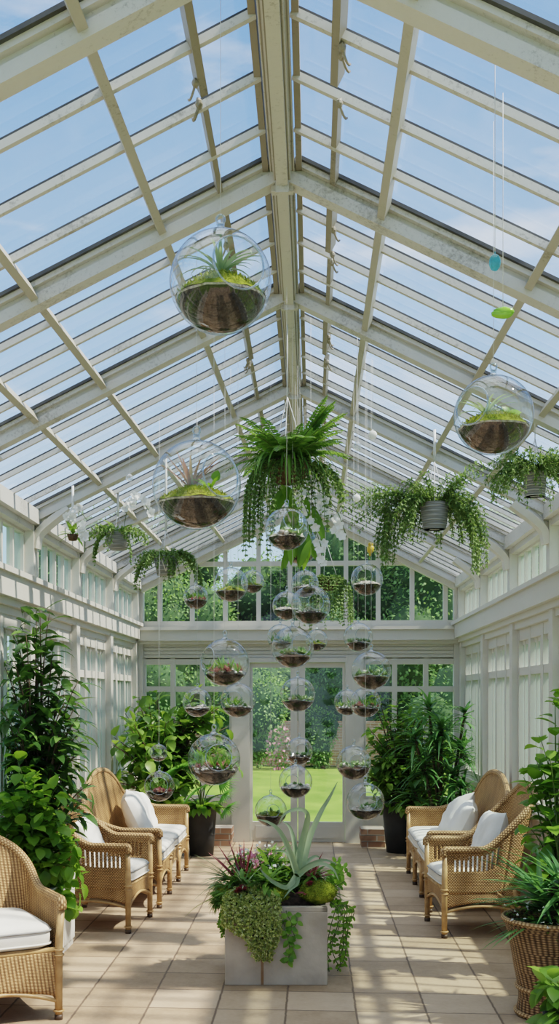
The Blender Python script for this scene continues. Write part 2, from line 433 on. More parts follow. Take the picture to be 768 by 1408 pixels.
for side in (-1, 1):
    n = rnorm(side)
    for y in RAFT:
        mb = MB()
        mb.beam(roof(side, .02, y, -.035), roof(side, 1.0, y, -.035), .085, .05, n)
        mb.beam(roof(side, .02, y, .0), roof(side, 1.04, y, .0), .055, .1, n)
        mb.beam(roof(side, .02, y, .03), roof(side, 1.04, y, .03), .12, .03, n)
        mb.cur = 1
        mb.beam(roof(side, .03, y + .07, .045), roof(side, 1.04, y + .07, .045), .02, .016, n)
        mb.beam(roof(side, .03, y - .07, .045), roof(side, 1.04, y - .07, .045), .02, .016, n)
        setting('rafter', mb, [M['roofpaint'], M['gasket']], ceil)
    for i in range(len(RAFT) - 1):
        a, b = RAFT[i], RAFT[i+1]
        for k in range(NB[i]):
            y = a + (b - a) * (k + 1) / (NB[i] + 1)
            mb = MB()
            mb.beam(roof(side, .03, y, .012), roof(side, 1.04, y, .012), .024, .03, n)
            mb.cur = 1
            mb.beam(roof(side, .03, y + .01, .034), roof(side, 1.04, y + .01, .034), .03, .01, n)
            setting('glazing_bar', mb, [M['roofpaint'], M['gasket']], ceil)
        mb = MB()
        q = [roof(side, 0, a, .055), roof(side, 1.06, a, .055), roof(side, 1.06, b, .055), roof(side, 0, b, .055)]
        mb.add(q, [(0, 1, 2, 3)])
        setting('glass_pane', mb, M['roofglass'], ceil)
    for (s0, s1) in ([(.271, .169), (.56, .471), (.746, .735)] if side < 0 else [(.234, .23), (.567, .513), (.758, .747)]):
        mb = MB()
        f = lambda y: s0 + (s1 - s0) * (y - 5) / (D - 5)
        mb.beam(roof(side, f(Y0), Y0, -.005), roof(side, f(D), D, -.005), .036, .06, n)
        setting('purlin', mb, M['purlin'], ceil)
    for i in range(1, 6):                     # mouldy stiles of the old roof vents beside the ridge
        a, b = RAFT[i] + .06, RAFT[i+1] - .06
        mb = MB(); s = .135 if side < 0 else .115
        mb.beam(roof(side, s, a, .01), roof(side, s, a + (b - a) * .42, .01), .03, .06, n)
        mb.beam(roof(side, s, a + (b - a) * .5, .02), roof(side, s, b, .02), .024, .04, n)
        r = random.Random(i * 7 + side)
        for k in range(3):
            p = roof(side, s + .012, a + (b - a) * r.uniform(.2, .5), -.02)
            mb.tube(bez(p, p + V((.02 * side, .02, -.06)), p + V((.03 * side, .05, -.03)), 5), .005, 5)
            mb.blob(p, .014, .02, .016, 8, 5, .4, 3, k)
        setting('vent_stile', mb, M['mould'], ceil)

def side_wall(side):
    w = WL if side < 0 else WR
    I = lambda k: w - side * k                # k metres inward of the outer face
    bx = lambda m, a, b, y0, y1, z0, z1: m.box((min(I(a), I(b)), y0, z0), (max(I(a), I(b)), y1, z1))
    nm = 'left' if side < 0 else 'right'
    mb = MB()
    bx(mb, 0, .06, Y0, D, 0, .82)                                 # dado
    bx(mb, 0, .12, Y0, D, .8, .85)                                # sill
    bx(mb, 0, .05, Y0, D, 2.26, 2.5)
    for y in RAFT:
        bx(mb, 0, .14, y - .07, y + .07, 0, 2.48)
        bx(mb, 0, .16, y - .06, y + .06, 2.7, 3.2)
        # haunch: post sweeping into the rafter
        if y > 13: continue
        pts = [(I(.16), y, 2.95), (I(.2), y, 3.08), (I(.42), y, 3.26)]
        mb.tube(smooth_path([V(p) for p in pts], 4), [.05] * 9, 6)
    y = Y0 + .2
    while y < D:                                                   # dado panels
        bx(mb, .06, .075, y, y + .03, .12, .78); y += .34
    setting('wall_' + nm, mb, M['paint'])
    mb = MB(); bx(mb, .0, .08, Y0, D, 0, .12); setting('baseboard_' + nm, mb, M['paint'])
    mb = MB()
    e = .18 if side < 0 else .21
    bx(mb, 0, e, Y0, D, 2.51, 2.69); bx(mb, 0, e + .03, Y0, D, 2.67, 2.71)
    bx(mb, 0, e - .05, Y0, D, 2.46, 2.52); bx(mb, 0, e - .09, Y0, D, 2.40, 2.47)
    setting('trim_%d' % (1 if side < 0 else 2), mb, M['paint'])
    mb = MB(); bx(mb, .02, .2, Y0, D, 3.13, 3.24); bx(mb, .02, .15, Y0, D, 3.08, 3.14)
    setting('trim_%d' % (3 if side < 0 else 4), mb, M['roofpaint'])
WIN = [0]
def window(mb, glass, gm):
    WIN[0] += 1
    o = setting('window_%d' % WIN[0], mb, M['paint'])
    g = MB(); g.add(glass, [(0, 1, 2, 3)])
    g.build('glass_pane', gm, o, False)
    return o
for side in (-1, 1):
    side_wall(side)
    w = WL if side < 0 else WR
    for i in range(len(RAFT) - 1):
        a, b = RAFT[i] + .06, RAFT[i+1] - .06
        # clerestory
        x = w - side * .06; mb = MB()
        mb.box((x - .03, a, 2.71), (x + .03, b, 2.76)); mb.box((x - .03, a, 3.06), (x + .03, b, 3.12))
        k = max(3, round((b - a) / .29))
        for j in range(k + 1):
            y = a + (b - a) * j / k
            mb.box((x - .025, y - .017, 2.72), (x + .025, y + .017, 3.1))
        window(mb, [(x, a, 2.7), (x, b, 2.7), (x, b, 3.12), (x, a, 3.12)], M['oldglass'])
        # tall lower window with a transom
        x = w - side * .045; mb = MB()
        for z0, z1 in ((.85, .93), (1.99, 2.06), (2.3, 2.42)): mb.box((x - .035, a, z0), (x + .035, b, z1))
        for j in range(4):
            y = a + (b - a) * j / 3
            mb.box((x - .04, y - .035, .85), (x + .04, y + .035, 2.42))
            if j < 3:
                for q in (1/3, 2/3):
                    yy = y + (b - a) / 3 * q
                    mb.box((x - .018, yy - .011, .9), (x + .018, yy + .011, 2.35))
        window(mb, [(x, a, .85), (x, b, .85), (x, b, 2.42), (x, a, 2.42)], M['oldglass'])

# end wall -----------------------------------------------------------
mb = MB()
def PX(px): return (px - CX) / F * D - .065 * D
mb.box((WL, D + .02, 0), (PX(318), D + .12, .5)); mb.box((PX(499), D + .02, 0), (WR, D + .12, .5))
mb.box((WL, D, .48), (PX(320), D + .14, .53)); mb.box((PX(497), D, .48), (WR, D + .14, .53))
mb.box((WL, D + .03, 2.27), (WR, D + .12, 2.5))
for k in range(4): mb.box((WL, D + .012, 2.285 + k * .045), (WR, D + .05, 2.32 + k * .045))
mb.box((PX(318), D - .02, 0), (PX(343), D + .13, 2.3)); mb.box((PX(474), D - .02, 0), (PX(499), D + .13, 2.3))
mb.box((PX(318) + .001, D - .018, 2.225), (PX(499) - .001, D + .128, 2.28))
mb.box((WL, D - .03, 0), (WL + .2, D + .1, 3.2)); mb.box((WR - .2, D - .03, 0), (WR, D + .1, 3.2))
setting('wall_back', mb, M['paint'])
mb = MB()
mb.box((XL + .02, D - .13, 2.49), (XR - .02, D + .1, 2.64)); mb.box((XL + .02, D - .16, 2.62), (XR - .02, D + .1, 2.66)); mb.box((XL, D - .07, 2.45), (XR, D + .1, 2.5))
setting('trim_5', mb, M['paint'])
# end-wall side windows
for (a, b) in ((195, 318), (499, 626)):
    xa, xb = PX(a) - (.0), PX(b); mb = MB(); y = D + .06
    for z0, z1 in ((.5, .57), (1.86, 1.93), (2.2, 2.28)): mb.box((xa, y - .03, z0), (xb, y + .03, z1))
    for k in range(4):
        x = xa + (xb - xa) * k / 3; mb.box((x - .03, y - .035, .5), (x + .03, y + .035, 2.28))
    window(mb, [(xa, y, .5), (xb, y, .5), (xb, y, 2.28), (xa, y, 2.28)], M['winglass'])
# gable window
mb = MB(); y = D + .05
mb.box((XL, y - .04, 2.66), (XR, y + .04, 2.74)); mb.box((XL + .35, y - .03, 3.42), (XR - .35, y + .03, 3.48))
for px in (192, 218, 263, 309, 355, 398, 437, 475, 519, 565, 610, 628):
    x = PX(px); mb.box((x - .027, y - .035, 2.7), (x + .027, y + .035, roof_z(x) - .03))
for side in (-1, 1):
    mb.beam(roof(side, .0, D - .02, -.06), roof(side, 1, D - .02, -.06), .1, .12, rnorm(side))
g = [(XL, y, 2.66), (XR, y, 2.66), (XR, y, EZ), (RX, y, RZ), (XL, y, EZ)]
WIN[0] += 1
o = setting('window_%d' % WIN[0], mb, M['paint'])
gg = MB(); gg.add(g, [(0, 1, 2, 3, 4)]); gg.build('glass_pane', M['winglass'], o, False)
# double doors
for n, (a, b, hx) in enumerate(((343, 409, 401), (409, 474, 417))):
    xa, xb = PX(a) + .004, PX(b) - .004; y = D + .05; mb = MB(); st = .085
    mb.box((xa, y - .025, .0), (xa + (st if n else .03), y + .025, 2.22)); mb.box((xb - (.03 if n else st), y - .025, .0), (xb, y + .025, 2.22))
    mb.box((xa + .001, y - .023, 2.16), (xb - .001, y + .023, 2.219)); mb.box((xa + .001, y - .023, .004), (xb - .001, y + .023, .25))
    mb.box((xa + .07, y - .032, .05), (xb - .07, y - .02, .2))
    d = setting('door_%d' % (n + 1), mb, M['paint'])
    g = MB(); g.add([(xa, y, .25), (xb, y, .25), (xb, y, 2.17), (xa, y, 2.17)], [(0, 1, 2, 3)]); g.build('glass_pane', M['winglass'], d, False)
    h = MB(); x = PX(hx); h.tube([(x, y - .03, 1.0), (x, y - .07, 1.0), (x + (.08 if n else -.08), y - .07, 1.0)], .009, 8); h.box((x - .02, y - .035, .9), (x + .02, y - .025, 1.1))
    h.build('door_handle', M['metal'], d)

# brick ledges each side of the door --------------------------------
for (a, b, lab) in ((286, 321, 'low old brick ledge left of the doors, beside the charcoal pot'), (493, 524, 'low old brick ledge right of the doors, beside the charcoal pot')):
    mb = MB(); r = random.Random(a)
    x0, x1 = PX(a), PX(b)
    for k in range(3):
        mb.box((x0 + r.uniform(-.01, .01), D - .42 + r.uniform(-.01, .01), k * .075), (x1 + r.uniform(-.01, .01), D - .09, k * .075 + .07))
    tag(mb.build('brick_ledge', M['brick'], None, False), lab, 'brick ledge', 'brick ledges by the doors')

# ------------------------------------------------------------------ outside
mb = MB(); mb.grid(lambda u, v: V((-40 + 80 * u, -12 + 70 * v, -.16 + (.0 if v < .3 else .25 * noise.noise(V((u * 9, v * 9, 0)))))), 40, 40)
setting('lawn', mb, M['lawn'], smooth=True)
def tree(name, label, base, h, blobs, n, lsz, leafm, group, seed, trunk=True):
    r = random.Random(seed)
    o = thing(name, label, 'tree' if 'tree' in name else 'shrub', base, 0, group)
    lf = MB(); core = MB()
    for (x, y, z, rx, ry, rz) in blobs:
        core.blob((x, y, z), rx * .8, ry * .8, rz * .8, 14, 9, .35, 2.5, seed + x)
    tot = sum(b[3] * b[5] for b in blobs)
    for (x, y, z, rx, ry, rz) in blobs:
        for k in range(int(n * rx * rz / tot)):
            d = rdir(r); kk = r.uniform(.72, 1.05) * (1 + .25 * noise.noise(d * 2.5 + V((seed, x, z))))
            p = V((x + d.x * rx * kk, y + d.y * ry * kk, z + d.z * rz * kk))
            if p.z < .02: continue
            lf.quad(p, (d + rdir(r) * .9 + V((0, 0, -.3))), d + V((0, 0, .6)), lsz * r.uniform(.7, 1.4), lsz * r.uniform(.5, .8))
    if trunk:
        t = MB(); t.tube([(0, 0, 0), (.03, .02, h * .3), (0, .05, h * .6)], [.12, .09, .05], 8); t.build('trunk', M['bark'], o)
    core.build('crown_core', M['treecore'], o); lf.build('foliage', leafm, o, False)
    return o
r = random.Random(5)
def blobs(w, h, z0, k, r):
    out = [(0, 0, (z0 + h) / 2, w * .42, w * .42, (h - z0) * .45)]
    for i in range(k):
        d = rdir(r)
        out.append((d.x * w * .35, d.y * w * .3, (z0 + h) / 2 + d.z * (h - z0) * .33, w * r.uniform(.2, .3), w * r.uniform(.2, .3), (h - z0) * r.uniform(.16, .26)))
    return out
G = 'trees beyond the glasshouse'
TREES = [(-6.0, 37, 8.9, 7.0, 'tree', 'dark leafy tree outside, behind the far left of the gable window', .24),
         (-2.2, 40, 6.9, 6.0, 'tree2', 'lower pale green tree outside, under the blue patch in the gable window', .24),
         (1.4, 37, 9.3, 6.0, 'tree', 'dark tall tree outside, behind the middle right of the gable window', .24),
         (4.6, 34, 7.6, 6.4, 'tree2', 'pale sunlit tree outside, behind the right half of the gable window', .22),
         (8.8, 38, 9.2, 6.5, 'tree', 'dark tree outside, behind the far right corner of the gable window', .24),
         (-4.6, 33, 6.2, 4.4, 'tree2', 'small sunlit tree outside, at the left of the gable window before a darker one', .2)]
for i, (x, y, h, w, m, lab, ls) in enumerate(TREES):
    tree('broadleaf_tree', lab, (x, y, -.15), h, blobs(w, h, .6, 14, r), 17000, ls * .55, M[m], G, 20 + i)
# shrubs and brick wall at the lawn's end
mb = MB(); mb.box((-9, 31.0, -.15), (10, 31.3, 1.1)); tag(mb.build('garden_wall', M['brick'], None, False), 'old brick garden wall at the far end of the lawn', 'wall')
SH = [(-1.75, 28.6, 3.3, 2.2, 'tree2', 'tall bright green shrub on the lawn, seen through the left door leaf', 3000),
      (-4.6, 26, 3.4, 3.0, 'tree', 'big dark green shrub outside, left of the doors', 2500),
      (.9, 29.4, 4.2, 2.2, 'tree', 'dark overhanging shrub outside, seen through the right door leaf', 2500),
      (3.6, 25, 3.2, 3.0, 'tree', 'big dark green shrub outside, right of the doors', 2500),
      (.12, 29.6, 1.75, 1.1, 'tree2', 'rounded light green shrub before the brick garden wall', 900)]
for i, (x, y, h, w, m, lab, n) in enumerate(SH):
    z0 = 1.9 if i == 2 else 0
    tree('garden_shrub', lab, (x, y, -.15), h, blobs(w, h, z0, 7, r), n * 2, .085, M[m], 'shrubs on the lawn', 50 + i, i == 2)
tree('garden_hedge', 'long dark hedge rising behind the old brick garden wall', (0, 33.2, -.15), 3, [(k * 1.5 - 9, 0, 1.7 + .5 * math.sin(k * 1.7), 1.2, .8, 1.9) for k in range(13)], 14000, .12, M['tree'], None, 99, False)
o = thing('flowering_shrub', 'small pink flowering shrub on the lawn, seen through the left door leaf', 'shrub', (-.78, 27.6, -.15), 0)
lf = MB(); pk = MB()
for k in range(260):
    d = rdir(r); p = V((d.x * .32, d.y * .3, .6 + d.z * .5)); lf.quad(p, d + rdir(r), d, .1, .06)
    if k % 2 == 0: pk.quad(p * 1.06, d + rdir(r), d, .1, .08)
lf.build('foliage', M['tree'], o, False); pk.build('blossom', M['pink'], o, False)
# hedges along both sides, seen through the old side glass
for i, (x, y, lab) in enumerate(((-5.2, 9.0, 'tall clipped hedge outside the left windows, nearer the viewer'), (-5.2, 14.6, 'tall clipped hedge outside the left windows, near the end wall'),
                                 (5.0, 9.6, 'tall clipped hedge outside the right windows, nearer the viewer'), (5.0, 15.0, 'tall clipped hedge outside the right windows, near the end wall'))):
    bl = [(0, k * 1.1 - 2.2, 1.5 + .3 * math.sin(k * 2 + i), .6, .8, 1.55) for k in range(5)]
    tree('garden_hedge', lab, (x, y, -.15), 2, bl, 5000, .1, M['tree2' if i % 2 else 'tree'], 'hedges beside the glasshouse', 80 + i, False)
# ------------------------------------------------------------------ wicker furniture (local: +X front, Y width)
def sstep(a, b, x):
    t = max(0, min(1, (x - a) / (b - a))); return t * t * (3 - 2 * t)
def spow(c, e): return math.copysign(abs(c) ** e, c)
def cushion_mb(cx, cy, cz, a, b, h, e1=.35, e2=.22, puff=.0):
    m = MB()
    def fn(u, v):
        al = u * 2 * PI; be = (v - .5) * PI
        x = spow(math.cos(al), e2) * spow(math.cos(be), e1); y = spow(math.sin(al), e2) * spow(math.cos(be), e1); z = spow(math.sin(be), e1 * 1.2)
        z = z * h + (puff * (1 - x*x) * (1 - y*y) if z > 0 else 0)
        return V((cx + a * x, cy + b * y, cz + z + .006 * noise.noise(V((x * 2 + cx * 5, y * 2 + cy * 7, z)))))
    m.grid(fn, 56, 16)
    return m
def piping_mb(cx, cy, cz, a, b, e2=.22, r=.006):
    m = MB()
    m.tube([(cx + a * spow(math.cos(t), e2), cy + b * spow(math.sin(t), e2), cz) for t in [i / 72 * 2 * PI for i in range(72)]], r, 6, closed=True)
    return m
def wicker_chair(label, cat, loc, rz, w=.62, dp=.56, arm_h=.66, back_h=1.05, seat_h=.36, wv='weave', spindles=True, hole=False, legs=2, cushions=1, apron_z=.21, group=None, name='wicker_armchair', arch=.16, cush_h=.065):
    o = thing(name, label, cat, loc, rz, group)
    hd, hw, rc = dp / 2, w / 2, .13
    path = []
    L1 = dp - rc; n1 = 26
    for i in range(n1): path.append((hd - L1 * i / n1, -hw, 0))
    for i in range(10):
        a = i / 10 * PI / 2; path.append((-hd + rc - rc * math.sin(a), -hw + rc - rc * math.cos(a), 1))
    nb = 30 if w < 1 else 60
    for i in range(nb): path.append((-hd, -hw + rc + (w - 2 * rc) * i / nb, 1))
    for i in range(10):
        a = i / 10 * PI / 2; path.append((-hd + rc - rc * math.cos(a), hw - rc + rc * math.sin(a), 1))
    for i in range(n1 + 1): path.append((-hd + rc + L1 * i / n1, hw, 0))
    ls = [0]
    for i in range(1, len(path)): ls.append(ls[-1] + math.hypot(path[i][0] - path[i-1][0], path[i][1] - path[i-1][1]))
    def top(x, y):
        bt = back_h - arch * abs(y / hw) ** 2.4
        k = 1 - sstep(-hd, -hd + .30, x)
        return arm_h + .015 * sstep(hd - .2, hd, x) * 0 + (bt - arm_h) * k ** 1.15
    def pt(x, y, z):
        k = 1 - sstep(-hd, -hd + .34, x)
        return V((x - (z - seat_h) * .2 * k, y + math.copysign(1, y) * min(1, abs(y) / hw) * (z - seat_h) * .06, z))
    z0 = seat_h - .03; nv = 22
    def panel(i0, i1, skip=None):
        m = MB(); k = i1 - i0
        vs = []; fs = []; uv = []
        for j in range(nv + 1):
            for i in range(i0, i1 + 1):
                x, y, _ = path[i]; vs.append(pt(x, y, z0 + (top(x, y) - z0) * j / nv))
        for j in range(nv):
            for i in range(k):
                if skip and skip((i + .5) / k, (j + .5) / nv, i): continue
                fs.append((j*(k+1)+i, j*(k+1)+i+1, (j+1)*(k+1)+i+1, (j+1)*(k+1)+i))
                hh = [(top(*path[i0+q][:2]) - z0) for q in (i, i + 1)]
                a, b = ls[i0+i], ls[i0+i+1]
                uv.append([(a, hh[0]*j/nv), (b, hh[1]*j/nv), (b, hh[1]*(j+1)/nv), (a, hh[0]*(j+1)/nv)])
        m.add(vs, fs, uv)
        return m
    N = len(path) - 1
    def fin(ob, th=.022):
        md = ob.modifiers.new('thickness', 'SOLIDIFY'); md.thickness = th; md.offset = 0
        return ob
    sk = (lambda u, v, i: .5 < v < .86 and i % 2 == 1 and .08 < u < .88) if spindles else None
    skh = (lambda u, v, i: ((u - .93) / .13) ** 2 + ((v - .2) / .22) ** 2 < 1) if hole else None
    skh2 = (lambda u, v, i: ((u - .07) / .13) ** 2 + ((v - .2) / .22) ** 2 < 1) if hole else None
    fin(panel(n1, N - n1).build('backrest', M[wv], o))
    for (a, b, s) in ((0, n1, skh or sk), (N - n1, N, skh2 or sk)): fin(panel(a, b, s).build('armrest', M[wv], o))
    # braided rim over back and arms, rolled round the arm front
    rim = [pt(path[i][0], path[i][1], top(path[i][0], path[i][1])) for i in range(0, N + 1, 2)]
    rim = [V((hd + .012, rim[0].y, arm_h - .05)), V((hd + .012, rim[0].y, arm_h - .015))] + rim + [V((hd + .012, rim[-1].y, arm_h - .015)), V((hd + .012, rim[-1].y, arm_h - .05))]
    m = MB(); m.tube(smooth_path(rim, 2), .026, 10); m.build('braided_rim', M['braid'], o)
    # aprons
    m = MB()
    def apron(p, q, zlo, ar, nu):
        ln = math.hypot(q[0]-p[0], q[1]-p[1])
        m.grid(lambda u, v: V((p[0]+(q[0]-p[0])*u, p[1]+(q[1]-p[1])*u, (zlo + ar * math.sin(PI * (u * max(1, legs - 1) % 1.0 if 0 < u < 1 else 0)) ** .6 if 0 < u < 1 else zlo) * (1 - v) + seat_h * v)), nu, 8, uvs=(ln, seat_h - zlo))
    apron((hd, -hw), (hd, hw), apron_z, .055, 24 * max(1, legs - 1))
    for s in (-1, 1): apron((-hd, s * hw), (hd, s * hw), apron_z, .05, 20)
    apron((-hd, -hw), (-hd, hw), apron_z, .03, 20)
    fin(m.build('woven_apron', M[wv], o), .016)
    m = MB(); m.tube([(hd, -hw, seat_h), (hd, hw, seat_h), (-hd, hw, seat_h), (-hd, -hw, seat_h)], .016, 8, closed=True)
    m.grid(lambda u, v: V((-hd + dp * u, -hw + w * v, seat_h - .012)), 2, 2)
    m.build('seat_frame', M['cane'], o)
    # legs
    for k in range(legs):
        y = -hw + w * k / (legs - 1); end = k in (0, legs - 1)
        m = MB()
        zt = arm_h - .03 if end else seat_h
        yo = math.copysign((zt - seat_h) * .06, y) if end else 0
        m.tube([(hd + .004, y, 0.012), (hd + .004, y, seat_h), (hd + .004, y + yo, zt)], [.021, .023, .02], 10)
        for z in (seat_h - .03, seat_h + .0, .05): m.tube([(hd + .004 + .026 * math.cos(t), y + .026 * math.sin(t), z) for t in [i / 14 * 2 * PI for i in range(14)]], .006, 6, closed=True)
        lg = m.build('leg', M['cane'], o)
        c = MB(); c.lathe([(.0, 0), (.023, 0), (.024, .028), (.0, .028)], 12, (hd + .004, y, 0)); c.build('foot_cap', M['cap'], lg)
        m = MB()
        m.tube(smooth_path([V((-hd + .04, y, seat_h)), V((-hd + .01, y, .24)), V((-hd - .07, y, .012))], 5), .02, 10)
        m.tube(smooth_path([V((-hd + .17, y, seat_h - .02)), V((-hd + .07, y, .25)), V((-hd - .045, y, .1))], 5), .012, 8)
        lg = m.build('leg', M['cane'], o)
        c = MB(); c.lathe([(.0, 0), (.022, 0), (.023, .026), (.0, .026)], 12, (-hd - .07, y, 0)); c.build('foot_cap', M['cap'], lg)
    m = MB()
    for s in (-1, 1):
        m.tube(bez((-hd, s * hw, apron_z - .02), (0, s * hw, apron_z + .07), (hd, s * hw, apron_z - .02), 10), .011, 8)
    for k in range(legs - 1):
        ya, yb = -hw + w * k / (legs - 1), -hw + w * (k + 1) / (legs - 1)
        m.tube(bez((hd + .006, ya, apron_z - .02), (hd + .006, (ya + yb) / 2, apron_z + .13), (hd + .006, yb, apron_z - .02), 12), .011, 8)
    m.build('arched_stretcher', M['cane'], o)
    for k in range(cushions):
        wc = (w - .05) / cushions; cy = -w / 2 + .025 + wc * (k + .5)
        cu = cushion_mb(.035, cy, seat_h + cush_h + .005, hd - .015, wc / 2 - .004, cush_h, puff=.018).build('seat_cushion', M['cushion'], o)
        for dz in ((.4, -.55)): piping_mb(.035, cy, seat_h + cush_h + .005 + dz * cush_h, hd - .0135, wc / 2 - .0025).build('piping', M['piping'] if dz > 0 else M['cushion'], cu)
    return o
def to_world(o, p):
    c, s = math.cos(o.rotation_euler.z), math.sin(o.rotation_euler.z)
    return V((o.location.x + c * p[0] - s * p[1], o.location.y + s * p[0] + c * p[1], o.location.z + p[2]))
def pillow(label, chair, loc, yaw, size=.4, th=.085, lean=.42, roll=0.0, group='white throw pillows', seed=0):
    m = MB()
    for sg in (-1, 1):
        def fn(u, v):
            a, b = u * 2 - 1, v * 2 - 1
            k = (max(0, 1 - a**4) * max(0, 1 - b**4)) ** .55
            x = a * (1 - .09 * (1 - b*b) * 0 - .06 * b * b * (1 - abs(a)) + .05 * abs(b) ** 3) ; y = b * (1 + .05 * abs(a) ** 3)
            cr = .10 * noise.noise(V((a * 1.6 + seed, b * 1.6, sg))) + .05 * noise.noise(V((a * 4 + seed, b * 3, sg + 5)))
            return V((sg * th * k * (1 + cr * 2.0) + .0, x * size / 2 * .97, y * size / 2))
        m.grid(fn, 26, 26)
    o = m.build('throw_pillow', M['pillow'])
    o.rotation_mode = 'XYZ'
    R = Matrix.Rotation(chair.rotation_euler.z + yaw, 4, 'Z') @ Matrix.Rotation(-lean, 4, 'Y') @ Matrix.Rotation(roll, 4, 'X')
    o.matrix_world = Matrix.Translation(to_world(chair, loc)) @ R
    return tag(o, label, 'pillow', group)

GA, GS = 'wicker armchairs', 'wicker settees'
la = wicker_chair('wicker armchair on the left with white pillow, just in front of the left settee', 'armchair', (-1.64, 8.57, 0), -.12, group=GA)
pillow('white pillow on the left armchair beside the green bush', la, (-.13, 0, .64), 0, .4, .085, .34, .12, seed=1)
ls_ = wicker_chair('wicker two-seat settee on the left with white pillows, in front of the leafy bush', 'settee', (-1.585, 10.22, 0), 0, w=2.0, dp=.57, legs=4, cushions=2, spindles=False, group=GS, name='wicker_settee', arch=.34, back_h=1.1)
pillow('large white pillow on the left settee, nearest the viewer', ls_, (-.10, .22, .64), .1, .48, .1, .45, .1, seed=3)
pillow('large white pillow on the left settee, farther one of the two', ls_, (-.12, .62, .63), -.1, .46, .1, .4, -.15, seed=4)
ra = wicker_chair('wicker armchair on the right with tall white back pillow, nearest on that side', 'armchair', (1.235, 8.55, 0), PI + .1, group=GA, back_h=1.12)
pillow('tall white pillow on the right armchair', ra, (-.13, 0, .68), 0, .46, .09, .3, .06, seed=6)
rs = wicker_chair('wicker two-seat settee on the right with white pillows, before the palms', 'settee', (1.27, 10.2, 0), PI, w=2.0, dp=.57, legs=4, cushions=2, spindles=False, group=GS, name='wicker_settee', arch=.34, back_h=1.1)
pillow('white pillow tilted on the right settee, farther one of the two', rs, (-.1, -.35, .63), .1, .46, .1, .5, .35, seed=8)
pillow('white pillow on the right settee, nearer one of the two', rs, (-.1, .1, .62), -.1, .44, .1, .45, -.1, seed=9)
fa = wicker_chair('large wicker armchair cut off by the left edge, nearest the viewer, white seat cushion', 'armchair', (-1.9, 6.1, 0), -1.02, w=.74, dp=.66, arm_h=.665, back_h=.97, seat_h=.39, wv='weave2', spindles=False, hole=True, apron_z=.12, group=GA, cush_h=.075)

# ------------------------------------------------------------------ plants
def shrub_parts(o, r, base, blobs, nb, per, L, W, leafm, stemm, curl=.6, fold=.2, prof=0, droop=.5, out=.8, from_t=.35, sr=.012, seg=4, jit=.25, rise=.6, leaf_name='foliage', bend=None):
    st = MB(); lf = MB()
    vol = [b[3] * b[4] * b[5] for b in blobs]; tot = sum(vol)
    for i in range(nb):
        q = r.uniform(0, tot); k = 0
        while q > vol[k] and k < len(blobs) - 1: q -= vol[k]; k += 1
        b = blobs[k]; d = rdir(r); kk = r.uniform(.35, 1) ** .5
        e = V((b[0] + d.x * b[3] * kk, b[1] + d.y * b[4] * kk, b[2] + d.z * b[5] * kk))
        s = V(base) + V((r.uniform(-.05, .05), r.uniform(-.05, .05), 0))
        mid = V((s.x + (e.x - s.x) * .25, s.y + (e.y - s.y) * .25, s.z + (e.z - s.z) * rise + .05))
        path = bez(s, mid, e, 10)
        st.tube(path, [sr * (1 - .75 * j / 10) for j in range(11)], 5)
        for j in range(per):
            t = from_t + (1 - from_t) * (j + r.random()) / per
            f = t * 10; a = min(9, int(f)); p = path[a].lerp(path[a+1], f - a)
            tan = (path[a+1] - path[a]).normalized()
            ang = j * 2.4 + r.uniform(-.4, .4)
            u = tan.orthogonal().normalized(); w = tan.cross(u)
            rad = u * math.cos(ang) + w * math.sin(ang)
            dd = (rad * out + tan * .55 + V((0, 0, r.uniform(-.15, .35))) + rdir(r) * jit).normalized()
            if bend is not None: dd = (dd + V(bend) * .5).normalized()
            pet = p + dd * L * .15
            k2 = r.uniform(.65, 1.15)
            lf.leaf(pet, dd, V((0, 0, 1)) + rdir(r) * .35, L * k2, W * k2, curl + droop * r.uniform(0, 1), fold, seg, prof)
    st.build('stem', stemm, o); lf.build(leaf_name, leafm, o)
def pot_mb(r0, r1, h, lip=.012):
    m = MB(); m.lathe([(0, 0), (r0, 0), (r0 + (r1 - r0) * .5, h * .5), (r1, h - .02), (r1 + lip, h - .018), (r1 + lip, h), (r1 - .015, h), (r1 - .025, h - .05), (0, h - .05)], 32)
    return m
r = random.Random(77)
# left foreground: white trough with two different plants
tr = thing('planter_trough', 'white panelled planter trough on the floor at the left wall, mostly under the bright bush', 'planter', (-1.96, 7.45, 0))
m = MB(); m.box((-.22, -.42, 0), (.22, .42, .5)); m.box((-.24, -.44, .47), (.24, .44, .52))
for k in range(5): m.box((.22, -.4 + k * .17, .05), (.232, -.26 + k * .17, .44))
m.build('trough_box', M['flap'], tr, False)
m = MB(); m.grid(lambda u, v: V((-.21 + .42 * u, -.41 + .82 * v, .522 + .02 * noise.noise(V((u * 5, v * 9, 0))))), 8, 14); m.build('soil_bed', M['soil2'], tr)
o = thing('tall_ficus', 'tall dark glossy-leaved plant in the left foreground, reaching up to the white ledge', 'plant', (-1.95, 7.7, .53))
rr = random.Random(3)
shrub_parts(o, rr, (0, 0, 0), [(0, 0, 1.35, .26, .3, .5), (.05, 0, .75, .34, .3, .45), (-.1, .05, 1.75, .2, .2, .3), (.16, -.02, 1.62, .16, .2, .3), (-.12, -.2, 1.0, .2, .3, .5), (.22, -.1, 1.15, .2, .25, .4), (.3, .0, .55, .2, .25, .35)], 70, 15, .2, .064, M['dark'], M['bark'], curl=.5, droop=.7, prof=0, from_t=.4, sr=.011, rise=.75, seg=4)
o = thing('leafy_bush', 'bright green heart-leaved bush in the white trough, lower left foreground', 'plant', (-1.9, 7.26, .53))
